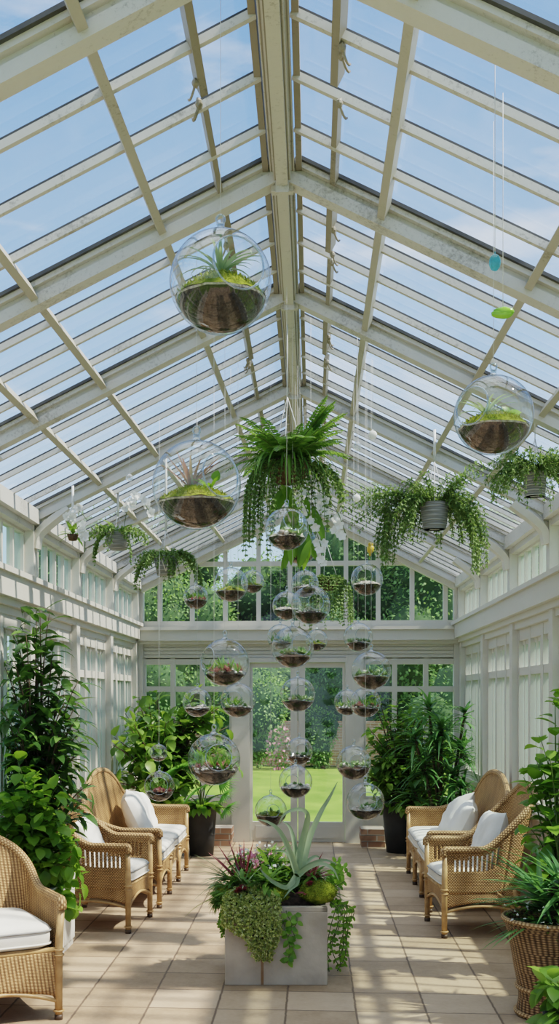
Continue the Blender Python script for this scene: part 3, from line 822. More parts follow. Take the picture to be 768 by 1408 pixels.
shrub_parts(o, rr, (0, 0, 0), [(.02, 0, .42, .32, .27, .36), (.14, -.05, .16, .26, .22, .28), (-.08, -.05, .7, .2, .2, .22), (.2, .05, -.05, .17, .2, .2)], 70, 13, .115, .085, M['bright'], M['stem'], curl=.5, droop=.6, prof=0, from_t=.3, sr=.006, rise=.7, seg=4, out=.9)

# back left: broad-leaved tree, fan palm in charcoal pot
o = thing('potted_broadleaf', 'wide broad-leaved potted shrub at the back left, before the end-wall window', 'plant', (-1.75, 12.55, 0))
pot_mb(.16, .2, .45).build('pot', M['pot'], o)
shrub_parts(o, rr, (0, 0, .42), [(-.02, 0, 1.5, .42, .3, .5), (.42, .05, 1.35, .4, .3, .45), (.66, .15, 1.2, .28, .2, .42), (.1, -.1, .95, .5, .3, .4), (.55, 0, 1.75, .25, .22, .25), (-.15, -1.15, 1.15, .22, .35, .55), (-.1, -.6, 1.35, .3, .4, .5), (.1, -.5, .8, .3, .4, .3)], 140, 13, .165, .105, M['green'], M['bark'], curl=.5, droop=.6, from_t=.35, sr=.014, rise=.65, seg=4)
o = thing('fan_palm', 'bright fan palm in a tall charcoal pot, at the back left beside the door', 'plant', P(277, 1160, 12.4) * 1)
o.location.z = 0
pot_mb(.135, .175, .56).build('pot', M['pot'], o)
st = MB(); lf = MB()
fans = [(-.2, -.4, 1.0, .36), (.0, -.45, .78, .32), (-.3, -.1, .72, .25), (.12, -.1, .9, .27), (-.05, 0, 1.08, .26), (.26, -.1, .7, .2), (-.22, .1, .95, .26), (.2, .1, .82, .26), (-.38, -.2, .6, .2), (.3, -.2, .56, .2)]
for (x, y, z, L) in fans:
    e = V((x, y, z)); st.tube(bez((0, 0, .5), (x * .3, y * .3, z), e, 6), .007, 5)
    d0 = V((x, y - .12, .12)).normalized(); sd = V((0, 0, 1)).cross(d0).normalized(); up = d0.cross(sd)
    for k in range(20):
        a = (k / 19 - .5) * 3.6
        d = d0 * math.cos(a) + (sd * .8 + up * .6).normalized() * math.sin(a)
        lf.leaf(e, d, up + V((0, -.5, .3)), L * (1 - .12 * abs(a) / 2) * rr.uniform(.9, 1.05), L * .115, .5, .3, 4, 1)
st.build('stem', M['stem'], o); lf.build('fan_leaves', M['palm'], o)
lf = MB()
for k in range(46):
    d = rdir(rr, -.1, .6); lf.leaf((d.x * .06, d.y * .06, .55), d + V((0, -.2, .3)), V((0, 0, 1)), rr.uniform(.2, .34), .075, 1.1, .25, 5, 2)
lf.build('low_leaves', M['bright'], o)
# back right
o = thing('potted_tree', 'dense leafy tree in a charcoal pot at the back right beside the door', 'plant', (1.02, 12.75, 0))
pot_mb(.16, .215, .6).build('pot', M['pot'], o)
shrub_parts(o, rr, (0, 0, .56), [(-.08, 0, .75, .42, .3, .33), (-.05, 0, 1.3, .44, .3, .42), (.1, 0, 1.62, .3, .2, .24), (-.2, 0, 1.66, .2, .2, .2), (-.25, -.05, 1.05, .22, .22, .3), (.2, -.15, .5, .3, .25, .2), (.25, 0, 1.1, .2, .2, .3)], 125, 15, .13, .07, M['green'], M['bark'], curl=.5, droop=.6, from_t=.35, sr=.013, rise=.6, seg=4)
m = MB()
rr2 = random.Random(8)
for k in range(26): 
    d = rdir(rr2); p = V((-.42, -.2, 1.0)) + V((d.x * .06, d.y * .05, d.z * .12))
    for q in range(4): m.leaf(p, rdir(rr2), rdir(rr2), .03, .025, .3, .2, 2, 3)
m.build('pink_flower', M['petal'], o)
o = thing('potted_dracaena', 'spiky strap-leaved dracaena in the back right corner, above the right settee', 'plant', (1.4, 11.95, 0))
pot_mb(.16, .2, .42).build('pot', M['pot'], o)
st = MB(); lf = MB()
for (x, y, z, n, L) in [(.0, 0, 1.5, 46, .5), (.24, .1, 1.25, 40, .46), (-.2, -.1, 1.1, 44, .46), (.2, -.2, .85, 36, .44), (-.12, .15, 1.72, 30, .42), (-.3, .05, .8, 34, .42), (.05, -.2, .62, 34, .42), (.28, .2, 1.65, 26, .4), (-.05, -.1, 1.3, 44, .46), (.1, -.1, 1.0, 44, .44), (-.3, -.1, 1.4, 30, .4)]:
    pth = bez((x * .1, y * .1, .38), (x * .6, y * .6, z * .6), (x, y, z), 8); st.tube(pth, .014, 6)
    for k in range(n):
        t = k / n; d = rdir(rr, -.5 + t * .9, -.1 + t * 1.05); p = V((x, y, z - .14 + t * .14))
        lf.leaf(p, d + V((0, 0, .25)), V((0, 0, 1)), L * rr.uniform(.75, 1.1), .046, .9, .3, 6, 1)
st.build('stem', M['bark'], o); lf.build('strap_leaves', M['yucca'], o)
o = thing('potted_shrub', 'low leafy shrub in a charcoal pot between the right pot tree and the dracaena', 'plant', (1.38, 12.55, 0))
pot_mb(.14, .17, .36).build('pot', M['pot'], o)
shrub_parts(o, rr, (0, 0, .32), [(0, 0, .55, .3, .25, .35), (-.1, -.1, .9, .25, .2, .3), (.15, 0, 1.2, .25, .2, .35)], 60, 13, .13, .06, M['green'], M['bark'], curl=.5, droop=.6, from_t=.3, sr=.009, seg=4)
# right foreground
o = thing('climbing_shrub', 'large-leaved green shrub at the right edge, rising in front of the right windows', 'plant', (1.6, 7.2, 0))
pot_mb(.15, .19, .4).build('pot', M['pot'], o)
shrub_parts(o, rr, (0, 0, .36), [(-.02, -.05, 1.55, .17, .25, .42), (-.06, 0, 1.15, .2, .25, .35), (.05, 0, 1.9, .13, .2, .22), (-.05, -.05, .85, .17, .22, .25)], 24, 9, .15, .095, M['bright'], M['stem'], curl=.5, droop=.7, from_t=.35, sr=.009, rise=.7, seg=5, out=.9)
o = thing('basket_planter', 'tall woven wicker basket with a spiky strap-leaved plant, lower right foreground', 'planter', (1.36, 6.28, 0))
m = MB()
m.lathe([(0, .0), (.2, .0), (.2, .03), (.19, .1), (.195, .16), (.215, .26), (.235, .38), (.262, .5), (.275, .52), (.28, .545), (.265, .56), (.245, .545), (.235, .48), (0, .48)], 48)
b = m.build('wicker_basket', M['weave3'], o)
m = MB()
for z, q in ((.545, .275), (.16, .2), (.02, .205)):
    m = MB(); m.tube([(q * math.cos(t), q * math.sin(t), z) for t in [i / 40 * 2 * PI for i in range(40)]], .013, 8, closed=True); m.build('braided_rim', M['braid'], b)
m = MB(); m.blob((0, 0, .485), .23, .23, .04, 18, 8, .3, 6); m.build('soil_bed', M['soil2'], o)
lf = MB()
for (cx, cy, cz, n, L) in [(0, 0, .62, 60, .46), (.05, -.08, .75, 44, .44), (-.06, .06, .7, 40, .42)]:
    for k in range(n):
        t = k / n; d = rdir(rr, -.25 + t * .7, .1 + t * .9)
        lf.leaf(V((cx, cy, cz - .1 + t * .1)), d + V((0, 0, .15)), V((0, 0, 1)), L * rr.uniform(.7, 1.15), .042, .6, .3, 7, 1)
lf.build('strap_leaves', M['yucca'], o)
st = MB(); st.tube([(0, 0, .48), (.01, 0, .72)], .02, 6); st.build('stem', M['bark'], o)
fl = MB(); gl = MB()
for k in range(130):
    a = rr.uniform(0, 2 * PI); q = rr.uniform(.1, .29); p = V((q * math.cos(a), q * math.sin(a), .54 + rr.uniform(0, .1)))
    gl.leaf(p - V((0, 0, .03)), rdir(rr, 0, 1), V((0, 0, 1)), .05, .02, .5, .2, 3, 0)
    if k % 2 == 0:
        for q in range(5): fl.leaf(p, rdir(rr, 0, 1), V((0, 0, 1)), .014, .012, .2, .1, 2, 3)
fl.build('white_flower', M['petal'], o)['kind'] = 'stuff'; gl.build('low_leaves', M['green'], o)
o = thing('foreground_bush', 'dark broad leaves of a potted bush at the lower right corner, nearest the viewer', 'plant', (1.31, 5.62, 0))
pot_mb(.1, .13, .2).build('pot', M['pot'], o)
shrub_parts(o, rr, (0, 0, .18), [(-.05, 0, .3, .16, .14, .13), (0, -.05, .18, .18, .16, .12)], 16, 7, .15, .095, M['green'], M['stem'], curl=.5, droop=.7, from_t=.4, sr=.006, seg=5)
# ------------------------------------------------------------------ concrete planter in the middle
pl = thing('concrete_planter', 'square concrete planter in the middle of the floor, overflowing with air plants, sedum and moss', 'planter', P(377.5, 1355, 7.08), YAW)
pl.location.z = 0
r = random.Random(21)
hw, hh, hd = .32, .49, .28
m = MB()
bv = .008
m.grid(lambda u, v: V((0, 0, 0)), 1, 1) if False else None
m.box((-hw, -hd, 0), (hw, hd, hh - .03))
for (a, b) in (((-hw, -hd), (hw, -hd + .04)), ((-hw, hd - .04), (hw, hd)), ((-hw, -hd), (-hw + .04, hd)), ((hw - .04, -hd), (hw, hd))):
    m.box((a[0], a[1], hh - .035), (b[0], b[1], hh))
ob = m.build('planter_box', M['concrete'], pl, False)
md = ob.modifiers.new('edge', 'BEVEL'); md.width = .006; md.segments = 2
m = MB(); m.box((-.095, -hd - .0012, .005), (-.078, -hd + .001, .2)); m.build('rust_streak', M['rust'], pl, False)
m = MB(); m.blob((0, 0, hh - .02), .29, .25, .09, 24, 10, .25, 5, 2); m.build('soil_mound', M['soil2'], pl)
Z = lambda zx, zy, y=0: V(((240 + zx / 2.648 - 377.5) * (7.08 + y) / F, y, H - (1060 + zy / 2.648 - CY) * (7.08 + y) / F))
ap = MB()
AIR = [([(450, 385, -.02), (470, 320, .02), (492, 245, .06), (530, 160, .08), (565, 100, .08), (592, 45, .06)], .07),
       ([(440, 372, 0), (462, 270, .0), (480, 190, -.03), (470, 155, -.07), (435, 148, -.1), (395, 165, -.12), (372, 205, -.12)], .062),
       ([(440, 375, -.02), (412, 295, -.06), (378, 228, -.1), (340, 196, -.12), (298, 182, -.12)], .056),
       ([(450, 388, -.03), (485, 360, -.1), (530, 345, -.16), (570, 365, -.2), (592, 405, -.2)], .05),
       ([(452, 380, 0), (492, 350, -.04), (540, 332, -.08), (588, 345, -.1)], .05),
       ([(440, 392, -.05), (405, 432, -.14), (358, 415, -.2), (322, 385, -.22), (303, 358, -.22)], .052),
       ([(440, 365, .03), (436, 280, .06), (420, 215, .1), (392, 188, .14)], .05),
       ([(455, 370, .04), (485, 335, .1), (515, 318, .16), (540, 330, .2)], .042),
       ([(446, 380, 0), (425, 330, .1), (395, 300, .2), (350, 300, .25)], .042),
       ([(446, 395, -.05), (440, 420, -.14), (415, 440, -.2), (390, 470, -.24)], .036)]
for pts, w in AIR:
    ap.ribbon(smooth_path([Z(p[0], p[1] - 6, p[2] - .1) for p in pts], 6), w * .8, .6, (0, -1, .6))
ap.build('silver_air_plant', M['silver'], pl)
mo = MB(); mo.blob((.27, -.12, hh + .06), .115, .13, .07, 30, 16, .14, 5, 4)
mo.blob((.0, -.16, hh + .045), .08, .08, .05, 22, 12, .2, 5, 9); mo.blob((-.29, -.05, hh + .03), .09, .16, .06, 24, 12, .2, 5, 12)
tuft = MB()
for (cx, cy, cz, a, b, c, n) in ((.27, -.12, hh + .06, .115, .13, .07, 900), (-.29, -.05, hh + .03, .09, .16, .06, 500), (0, -.16, hh + .045, .08, .08, .05, 300)):
    for k in range(n):
        d = rdir(r, -.2, 1); tuft.quad((cx + d.x * a * .97, cy + d.y * b * .97, cz + d.z * c * .97), d + rdir(r) * .6, rdir(r), .018, .006)
mm = mo.build('moss_mound', M['moss'], pl); tuft.build('moss_tufts', M['mossblade'], mm, False)
# pale sedum spilling over the front left corner
lf = MB(); core = MB()
core.blob((-.16, -.22, .47), .13, .06, .09, 18, 10, .2, 4, 1); core.blob((-.09, -.285, .36), .07, .02, .1, 16, 10, .2, 4, 3)
for k in range(2000):
    while True:
        x = r.uniform(-.34, .03); z = r.uniform(.15, .63)
        low = .30 + .55 * max(0, -.19 - x) if x < -.19 else .16 + max(0, (-.12 - x)) * 1.4 + max(0, x + .03) * 3.2
        if z > low and z < .62 - 2.2 * (x + .16) ** 2: break
    y = -.30 - .05 * math.sin(max(0, min(1, (z - .15) / .35)) * PI) * r.uniform(.3, 1) + max(0, z - .5) * 1.3 - r.uniform(0, .035)
    p = V((x, y, z)); d = V((r.uniform(-.6, .6), -1, r.uniform(-.5, .9)))
    for q in range(4): lf.leaf(p, d + rdir(r) * 1.1, rdir(r), .014, .012, .3, .2, 2, 3)
core.build('sedum_core', M['soil2'], pl); lf.build('pale_sedum', M['sedum'], pl)
# trailing vines, front and right
st = MB(); lf = MB()
def vine(pts, L, W, step=.03, lf=lf, st=st, r=r, prof=0, rad=.003):
    p = smooth_path(pts, 6); st.tube(p, rad, 5); acc = 0
    for i in range(1, len(p)):
        acc += (p[i] - p[i-1]).length
        if acc > step:
            acc = 0; t = (p[i] - p[i-1]).normalized(); sd = t.cross(V((0, -1, .2))).normalized() * r.choice((-1, 1))
            for s in (1, -1):
                lf.leaf(p[i], sd * s + t * .4 + V((0, -.35, 0)) + rdir(r) * .3, V((0, -1, .6)) + rdir(r) * .4, L * r.uniform(.7, 1.15), W * r.uniform(.8, 1.1), .5, .2, 4, prof)
vine([Z(400, 480, -.2), Z(402, 520, -.3), Z(420, 560, -.32), Z(405, 620, -.31), Z(425, 640, -.31), Z(400, 700, -.31)], .052, .036, .04)
vine([Z(405, 490, -.2), Z(440, 540, -.31), Z(425, 580, -.31), Z(435, 610, -.31)], .05, .034, .045)
vine([Z(380, 500, -.2), Z(395, 570, -.31), Z(412, 640, -.31), Z(405, 700, -.32)], .046, .03, .05)
st.build('vine_stem', M['stem'], pl); lf.build('vine_leaves', M['bright'], pl); st.__init__(); lf.__init__()
for q in range(9):
    x0 = 560 + q * 9; vine([Z(555 + r.uniform(-10, 20), 470, -.15 + .05 * q), Z(x0 + 20, 500, -.2 + .05 * q), Z(x0 + r.uniform(0, 25), 570, -.2 + .05 * q), Z(x0 + r.uniform(-25, 20), 640 + r.uniform(0, 30), -.2 + .05 * q), Z(x0 - 5 + r.uniform(-15, 20), 660 + r.uniform(0, 85), -.2 + .05 * q)], .034, .021, .04)
for q in range(11):
    vine([Z(560, 440, -.1 + .04 * q), Z(585, 420 - 8 * q, -.1 + .03 * q), Z(605 + r.uniform(-10, 30), 400 - 7 * q + r.uniform(-20, 20), -.15 + .04 * q)], .045, .026, .034)
st.build('vine_stem', M['stem'], pl); lf.build('vine_leaves', M['bright'], pl); st.__init__(); lf.__init__()
for q in range(5):
    vine([Z(190, 470, -.1), Z(170, 540, -.22 + .03 * q), Z(160 + 8 * q, 590 + r.uniform(-30, 20), -.2 + .04 * q)], .03, .02, .02)
st.build('vine_stem', M['stem'], pl); lf.build('vine_leaves', M['bright'], pl)
# bushy middle: mixed rosettes
g1 = MB(); g2 = MB(); rd = MB(); sv = MB(); wf = MB(); pk = MB(); dk = MB()
for (cx, cy, cz, n, L, W, mbx, lo) in [(-.06, -.1, .64, 46, .22, .04, g1, 0), (-.18, .05, .62, 40, .24, .03, g1, .1), (.1, .12, .6, 40, .26, .045, g1, .1), (-.02, .16, .7, 30, .26, .03, g1, .2), (.18, .1, .64, 30, .2, .04, g2, 0), (-.08, -.18, .54, 30, .12, .045, g2, .1), (.05, -.05, .55, 40, .16, .05, g2, 0), (-.25, .15, .58, 34, .2, .03, g2, 0), (.28, .1, .56, 40, .2, .04, g1, 0)]:
    for k in range(n):
        d = rdir(r, lo - .1, 1); mbx.leaf(V((cx, cy, cz - .06)) + rdir(r) * .02, d, V((0, 0, 1)), L * r.uniform(.6, 1.1), W, .9, .25, 5, 2)
for k in range(150):                                                     # feathery plumes over the left rim
    p = V((r.uniform(-.36, -.22), r.uniform(-.24, .2), hh + r.uniform(.0, .08)))
    d = V((-1, r.uniform(-.6, .4), r.uniform(-.3, .6)))
    for q in range(6): g1.leaf(p, d + rdir(r) * .5, V((0, 0, 1)), r.uniform(.05, .11), .012, 1.0, .3, 4, 0)
for k in range(30):                                                      # taller leafy stems behind the air plant
    x, y = r.uniform(-.24, .12), r.uniform(.04, .22); p = V((x, y, hh)); q0 = p + V((r.uniform(-.07, .09), r.uniform(-.08, .04), r.uniform(.16, .32)))
    g2.tube([p, q0], .003, 4)
    for q in range(14): g2.leaf(p.lerp(q0, .3 + .7 * q / 14), rdir(r, -.2, .8), V((0, 0, 1)), r.uniform(.05, .085), .026, .6, .25, 4, 0)
for k in range(95):
    x, y = r.uniform(-.27, .3), r.uniform(-.2, .22)
    if x > .02 and y < .02: y += .14
    p = V((x, y, hh + .03))
    tgt = g1 if k % 2 else g2
    for q in range(11):
        tgt.leaf(p + V((0, 0, r.uniform(0, .14))), rdir(r, -.1, .9), V((0, 0, 1)), r.uniform(.06, .13), r.uniform(.018, .034), .7, .25, 4, 0)
for k in range(11):                                                      # red cordyline
    d = rdir(r, .75, 1); rd.leaf((-.2, -.02, .56), d, V((0, -.5, 1)), r.uniform(.22, .36), .026, .25, .3, 5, 1)
for k in range(14): rd.leaf((.24, -.02, .62), rdir(r, .3, 1), V((0, -.5, 1)), r.uniform(.1, .2), .02, .4, .3, 5, 1)
for k in range(8): rd.leaf((.19, -.2, .56), rdir(r, -.1, .4), V((0, -.5, 1)), r.uniform(.05, .09), .022, .4, .3, 4, 0)
for k in range(34): sv.leaf((-.2, -.14, .58), rdir(r, 0, 1), V((0, 0, 1)), r.uniform(.12, .26), .018, .6, .4, 6, 1)
for k in range(22): sv.leaf((-.3, 0, .62), V((-1, -.3, .5)) + rdir(r) * .7, V((0, 0, 1)), r.uniform(.14, .3), .02, .5, .4, 6, 1)
for k in range(5):
    d = V((-1, -.3 + .2 * k, .1)); g1.leaf((-.3, -.1, .52), d, V((0, 0, 1)), .34 - .03 * k, .014, .9, .3, 8, 1)
for (cx, cy, cz) in ((-.235, -.24, .575), (-.21, -.25, .59), (.22, -.16, .6)):
    dk = MB()
    for k in range(40):
        d = rdir(r, -.3, 1); dk.leaf(V((cx, cy, cz)), d, V((0, 0, 1)), .035, .022, -.4, .2, 3, 3)
    dk.build('dark_succulent', M['redleaf'], pl)
for k in range(44):
    p = V((r.uniform(-.24, .08), r.uniform(-.05, .22), r.uniform(.66, .84)))
    for q in range(5): wf.leaf(p, rdir(r), rdir(r), .013, .01, .2, .1, 2, 3)
    wf.leaf(p, V((0, 0, -1)), V((0, 1, 0)), .0, .0) if False else None
    if k % 3 == 0: g2.leaf(p - V((0, 0, .14)), V((0, 0, 1)) + rdir(r) * .2, V((0, 1, 0)), .15, .006, .1, .1, 4, 1)
for k in range(18):
    p = V((-.14 + r.uniform(-.08, .12), .05 + r.uniform(-.1, .1), .74 + r.uniform(-.06, .06)))
    for q in range(5): pk.leaf(p, rdir(r), rdir(r), .022, .018, .2, .1, 2, 3)
g1.build('feathery_foliage', M['fern'], pl); g2.build('green_foliage', M['green'], pl); rd.build('red_foliage', M['redleaf'], pl)
sv.build('silver_foliage', M['silver'], pl); wf.build('white_flower', M['petal'], pl)['kind'] = 'stuff'; pk.build('pink_flower', M['pink'], pl)['kind'] = 'stuff'; 

# ------------------------------------------------------------------ hanging glass terrariums
def mound(m, rs, zs, dome, amp, seed, n=28, k=6):
    def fn(u, v):
        a = u * 2 * PI; q = 1 - v
        e = amp * noise.noise(V((math.cos(a) * q * 3 + seed, math.sin(a) * q * 3, seed))) * (1 if v > 0 else .6)
        rr_ = rs(zs + e) if v == 0 else rs(zs) * q
        return V((rr_ * math.cos(a), rr_ * math.sin(a), zs + e + dome * (1 - q * q)))
    m.grid(fn, n, k)
GLOBES = []
def globe(px, py, rpx, d, label, kind, az=0, tilt=.15, op=.55, fill=.34, seed=0, big=False):
    c = P(px, py, d); R = rpx * d / F * 1.0
    dome = .13 + .75 * max(0, (c.z - H) / d)
    rr = random.Random(seed * 13 + 5)
    o = thing('glass_terrarium', label, 'terrarium', (c.x, c.y, c.z - R), 0, 'hanging glass globe terrariums')
    C0 = V((0, 0, R))
    # blown sphere with a round mouth
    ax = V((math.sin(az) * math.cos(tilt), -math.cos(az) * math.cos(tilt), math.sin(tilt)))
    q = V((0, 0, 1)).rotation_difference(ax)
    m = MB(); ns = 20 if not big else 32
    prof = [(R * math.sin(op + (PI - op) * i / ns), R * math.cos(op + (PI - op) * i / ns)) for i in range(ns + 1)]
    m.lathe(prof, 40 if not big else 64)
    m.v = [tuple(q @ V(p) + C0) for p in m.v]
    g = m.build('glass_globe', M['globe'], o)
    m = MB(); m.tube([q @ V((R * math.sin(op) * math.cos(t), R * math.sin(op) * math.sin(t), R * math.cos(op))) + C0 for t in [i / 40 * 2 * PI for i in range(40)]], R * .022, 6, closed=True)
    m.build('mouth_rim', M['globerim'], g)
    m = MB(); m.lathe([(R * .16, 1.985 * R), (R * .09, 2.03 * R), (R * .07, 2.1 * R), (R * .085, 2.14 * R), (0, 2.16 * R)], 14)
    rc = V((0, 0, 2.16 * R + R * .07)); m.tube([rc + V((R * .08 * math.cos(t), 0, R * .09 * math.sin(t))) for t in [i / 16 * 2 * PI for i in range(16)]], R * .02 + .0006, 6, closed=True)
    m.build('hanging_loop', M['globerim'], o)
    top = roof_z(c.x) - (c.z - R)
    if abs(c.x - RX) < .06: top -= .1
    m = MB(); m.tube([(0, 0, 2.3 * R), (0, 0, top)], .0009, 5); m.build('hanging_cord', M['cord'], o)
    # soil filling the bottom
    Ri = R * .965; zs = -R + fill * 2 * R - (.1 * R if big else 0)
    rs = lambda z: math.sqrt(max(0, Ri * Ri - z * z))
    m = MB(); nn = 28
    def shell(u, v):
        a = u * 2 * PI
        e = zs + .05 * R * noise.noise(V((math.cos(a) * 3 + seed, math.sin(a) * 3, seed)))  * .6
        z = -Ri + (e + Ri) * v ** 1.3
        k = rs(z); return V((k * math.cos(a), k * math.sin(a), z)) + C0
    m.grid(shell, nn, 10)
    t2 = MB(); mound(t2, rs, zs, (dome - .03) * R, .05 * R, seed, nn)
    m.add([V(p) + C0 for p in t2.v], t2.f)
    m.build('soil', M['soil' if seed % 3 else 'soil2'], o)
    top = MB(); mound(top, lambda z: rs(z) * .995, zs + .045 * R, (dome + .04) * R, .09 * R, seed + 3, nn)
    n0 = len(top.v)
    def surf():
        a = rr.uniform(0, 2 * PI); k = math.sqrt(rr.random()) * .93
        return V((rs(zs) * k * math.cos(a), rs(zs) * k * math.sin(a), zs + .05 * R + (dome + .04) * R * (1 - k * k))) + C0
    mossy = kind in ('air', 'redair', 'moss', 'fern', 'smallair')
    top.v = [tuple(V(p) + C0) for p in top.v]
    band = MB()
    band.grid(lambda u, v: V((rs(zs + .05 * R * v) * .99 * math.cos(u * 2 * PI), rs(zs + .05 * R * v) * .99 * math.sin(u * 2 * PI), zs + .04 * R * v + .03 * R * noise.noise(V((math.cos(u * 2 * PI) * 3 + seed, math.sin(u * 2 * PI) * 3, seed))))) + C0, nn, 1)
    if mossy:
        mo = top.build('moss', M['moss'], o); band.build('grit_band', M['sand'], o)
        tf = MB()
        for k in range(1100 if big else 160):
            p = surf(); tf.quad(p, V((0, 0, 1)) + rdir(rr) * .8, rdir(rr), R * .085 * rr.uniform(.6, 1.3), R * .03)
        tf.build('moss_tufts', M['mossblade'], mo, False)
    elif kind in ('gravel', 'white'):
        top.build('grit', M['sand'], o)
    if kind in ('gravel', 'white', 'redsucc', 'sprig', 'pale', 'fern'):
        pb = MB()
        for k in range(46):
            p = surf(); s = R * rr.uniform(.025, .07); pb.blob(p, s, s * rr.uniform(.7, 1), s * .7, 7, 5, .3, 2, k)
        pb.build('pebbles', M['pebble'], o)
    base = V((0, 0, zs + (dome + .03) * R)) + C0
    clip = lambda p: p
    def rosette(m, p, n, L, W, lo=.0, curl=.6, prof=0, fold=.3, seg=4):
        for k in range(n):
            m.leaf(p, rdir(rr, lo, 1), V((0, 0, 1)), L * rr.uniform(.7, 1.1), W, curl * rr.uniform(.6, 1.3), fold, seg, prof)
    if kind == 'air':
        m = MB()
        for k in range(5): m.leaf(base, V((.25 * math.cos(k * 2.4), .25 * math.sin(k * 2.4), 1)), V((math.cos(k * 2.4), math.sin(k * 2.4), .3)) * -1, R * rr.uniform(.85, 1.08), R * .13, -.5, .5, 8, 1)
        for k in range(20):
            a = k * 2.4; e = rr.uniform(1.1, 3.6)
            m.leaf(base, V((math.cos(a), math.sin(a), e)), V((0, 0, 1)), R * rr.uniform(.85, 1.2), R * .12, 1.5, .5, 10, 1)
        m.build('air_plant', M['airgreen'], o)
    elif kind == 'redair':
        m = MB()
        for k in range(16):
            a = k * 2.4; e = rr.uniform(.9, 2.6)
            m.leaf(base + V((-.12 * R, 0, 0)), V((math.cos(a), math.sin(a), e)), V((0, 0, 1)), R * rr.uniform(.85, 1.25), R * .12, .35, .5, 7, 1)
        m.build('spiky_plant', M['redair'], o)
        m = MB(); rosette(m, base + V((.32 * R, -.1 * R, .0)), 10, R * .5, R * .09, .2, .4, 2); m.leaf(base + V((.4 * R, 0, .2 * R)), (.3, -.2, .9), (0, -1, .2), .28 * R, .22 * R, .3); m.build('green_sprig', M['bright'], o)
    elif kind == 'smallair':
        m = MB()
        for k in range(13):
            a = k * 2.4; e = rr.uniform(.6, 2.0)
            m.leaf(base + V((-.2 * R, 0, 0)), V((math.cos(a), math.sin(a), e)), V((0, 0, 1)), R * rr.uniform(.9, 1.25), R * .12, 1.1, .5, 8, 1)
        m.build('air_plant', M['airgreen'], o)
        m = MB()
        for k in range(7): m.leaf(base + V((.38 * R, -.2 * R, -.02 * R)), rdir(rr, .1, 1), V((0, -.6, .6)), .3 * R, .26 * R, .5, .2, 4, 0)
        rosette(m, base + V((.6 * R, .1 * R, -.05 * R)), 14, R * .2, R * .1, 0, .4)
        m.build('leafy_sprig', M['bright'], o)
    elif kind == 'pale':
        m = MB()
        for k in range(44):
            p = surf() + V((0, 0, .0)); m.leaf(p, rdir(rr, .1, 1), rdir(rr), R * rr.uniform(.3, .6), R * .05, 1.2, .4, 6, 1)
        m.build('tangled_air_plants', M['silver'], o)
    elif kind in ('succ', 'redsucc', 'white', 'sprig', 'gravel', 'moss', 'fern'):
        m = MB(); q2 = {'succ': 12, 'redsucc': 9, 'white': 6, 'sprig': 7, 'gravel': 6, 'moss': 4, 'fern': 3}[kind]
        for j in range(q2):
            p = surf(); rosette(m, p, 18, R * rr.uniform(.2, .34), R * .13, -.1, -.3, 3, .2, 3)
        m.build('succulents', M[{'redsucc': 'pinksucc'}.get(kind, 'succ')], o)
        if kind in ('sprig', 'fern', 'redsucc'):
            m = MB()
            for j in range(6):
                p = surf() * 1
                for k in range(9): m.leaf(p, V((0, 0, 1)) + rdir(rr) * .55, rdir(rr), R * rr.uniform(.35, .75), R * .07, .7, .3, 5, 2)
            m.build('green_sprig', M['fern'], o)
        if kind in ('succ', 'white'):
            m = MB()
            for j in range(2 if kind == 'succ' else 5):
                p = surf(); s = R * rr.uniform(.1, .16); m.blob(p + V((0, 0, s * .4)), s, s, s * .8, 10, 7, .3, 2, j)
            m.build('pale_stones', M['pebble'], o)
    for ch in o.children:
        if ch.name.split('.')[0] in ('glass_globe', 'hanging_loop', 'hanging_cord'): continue
        for v in ch.data.vertices:                       # everything planted stays inside the glass
            q3 = v.co - C0
            if q3.length > R * .955: v.co = C0 + q3 * (R * .955 / q3.length)
    GLOBES.append((c, R))
    return o
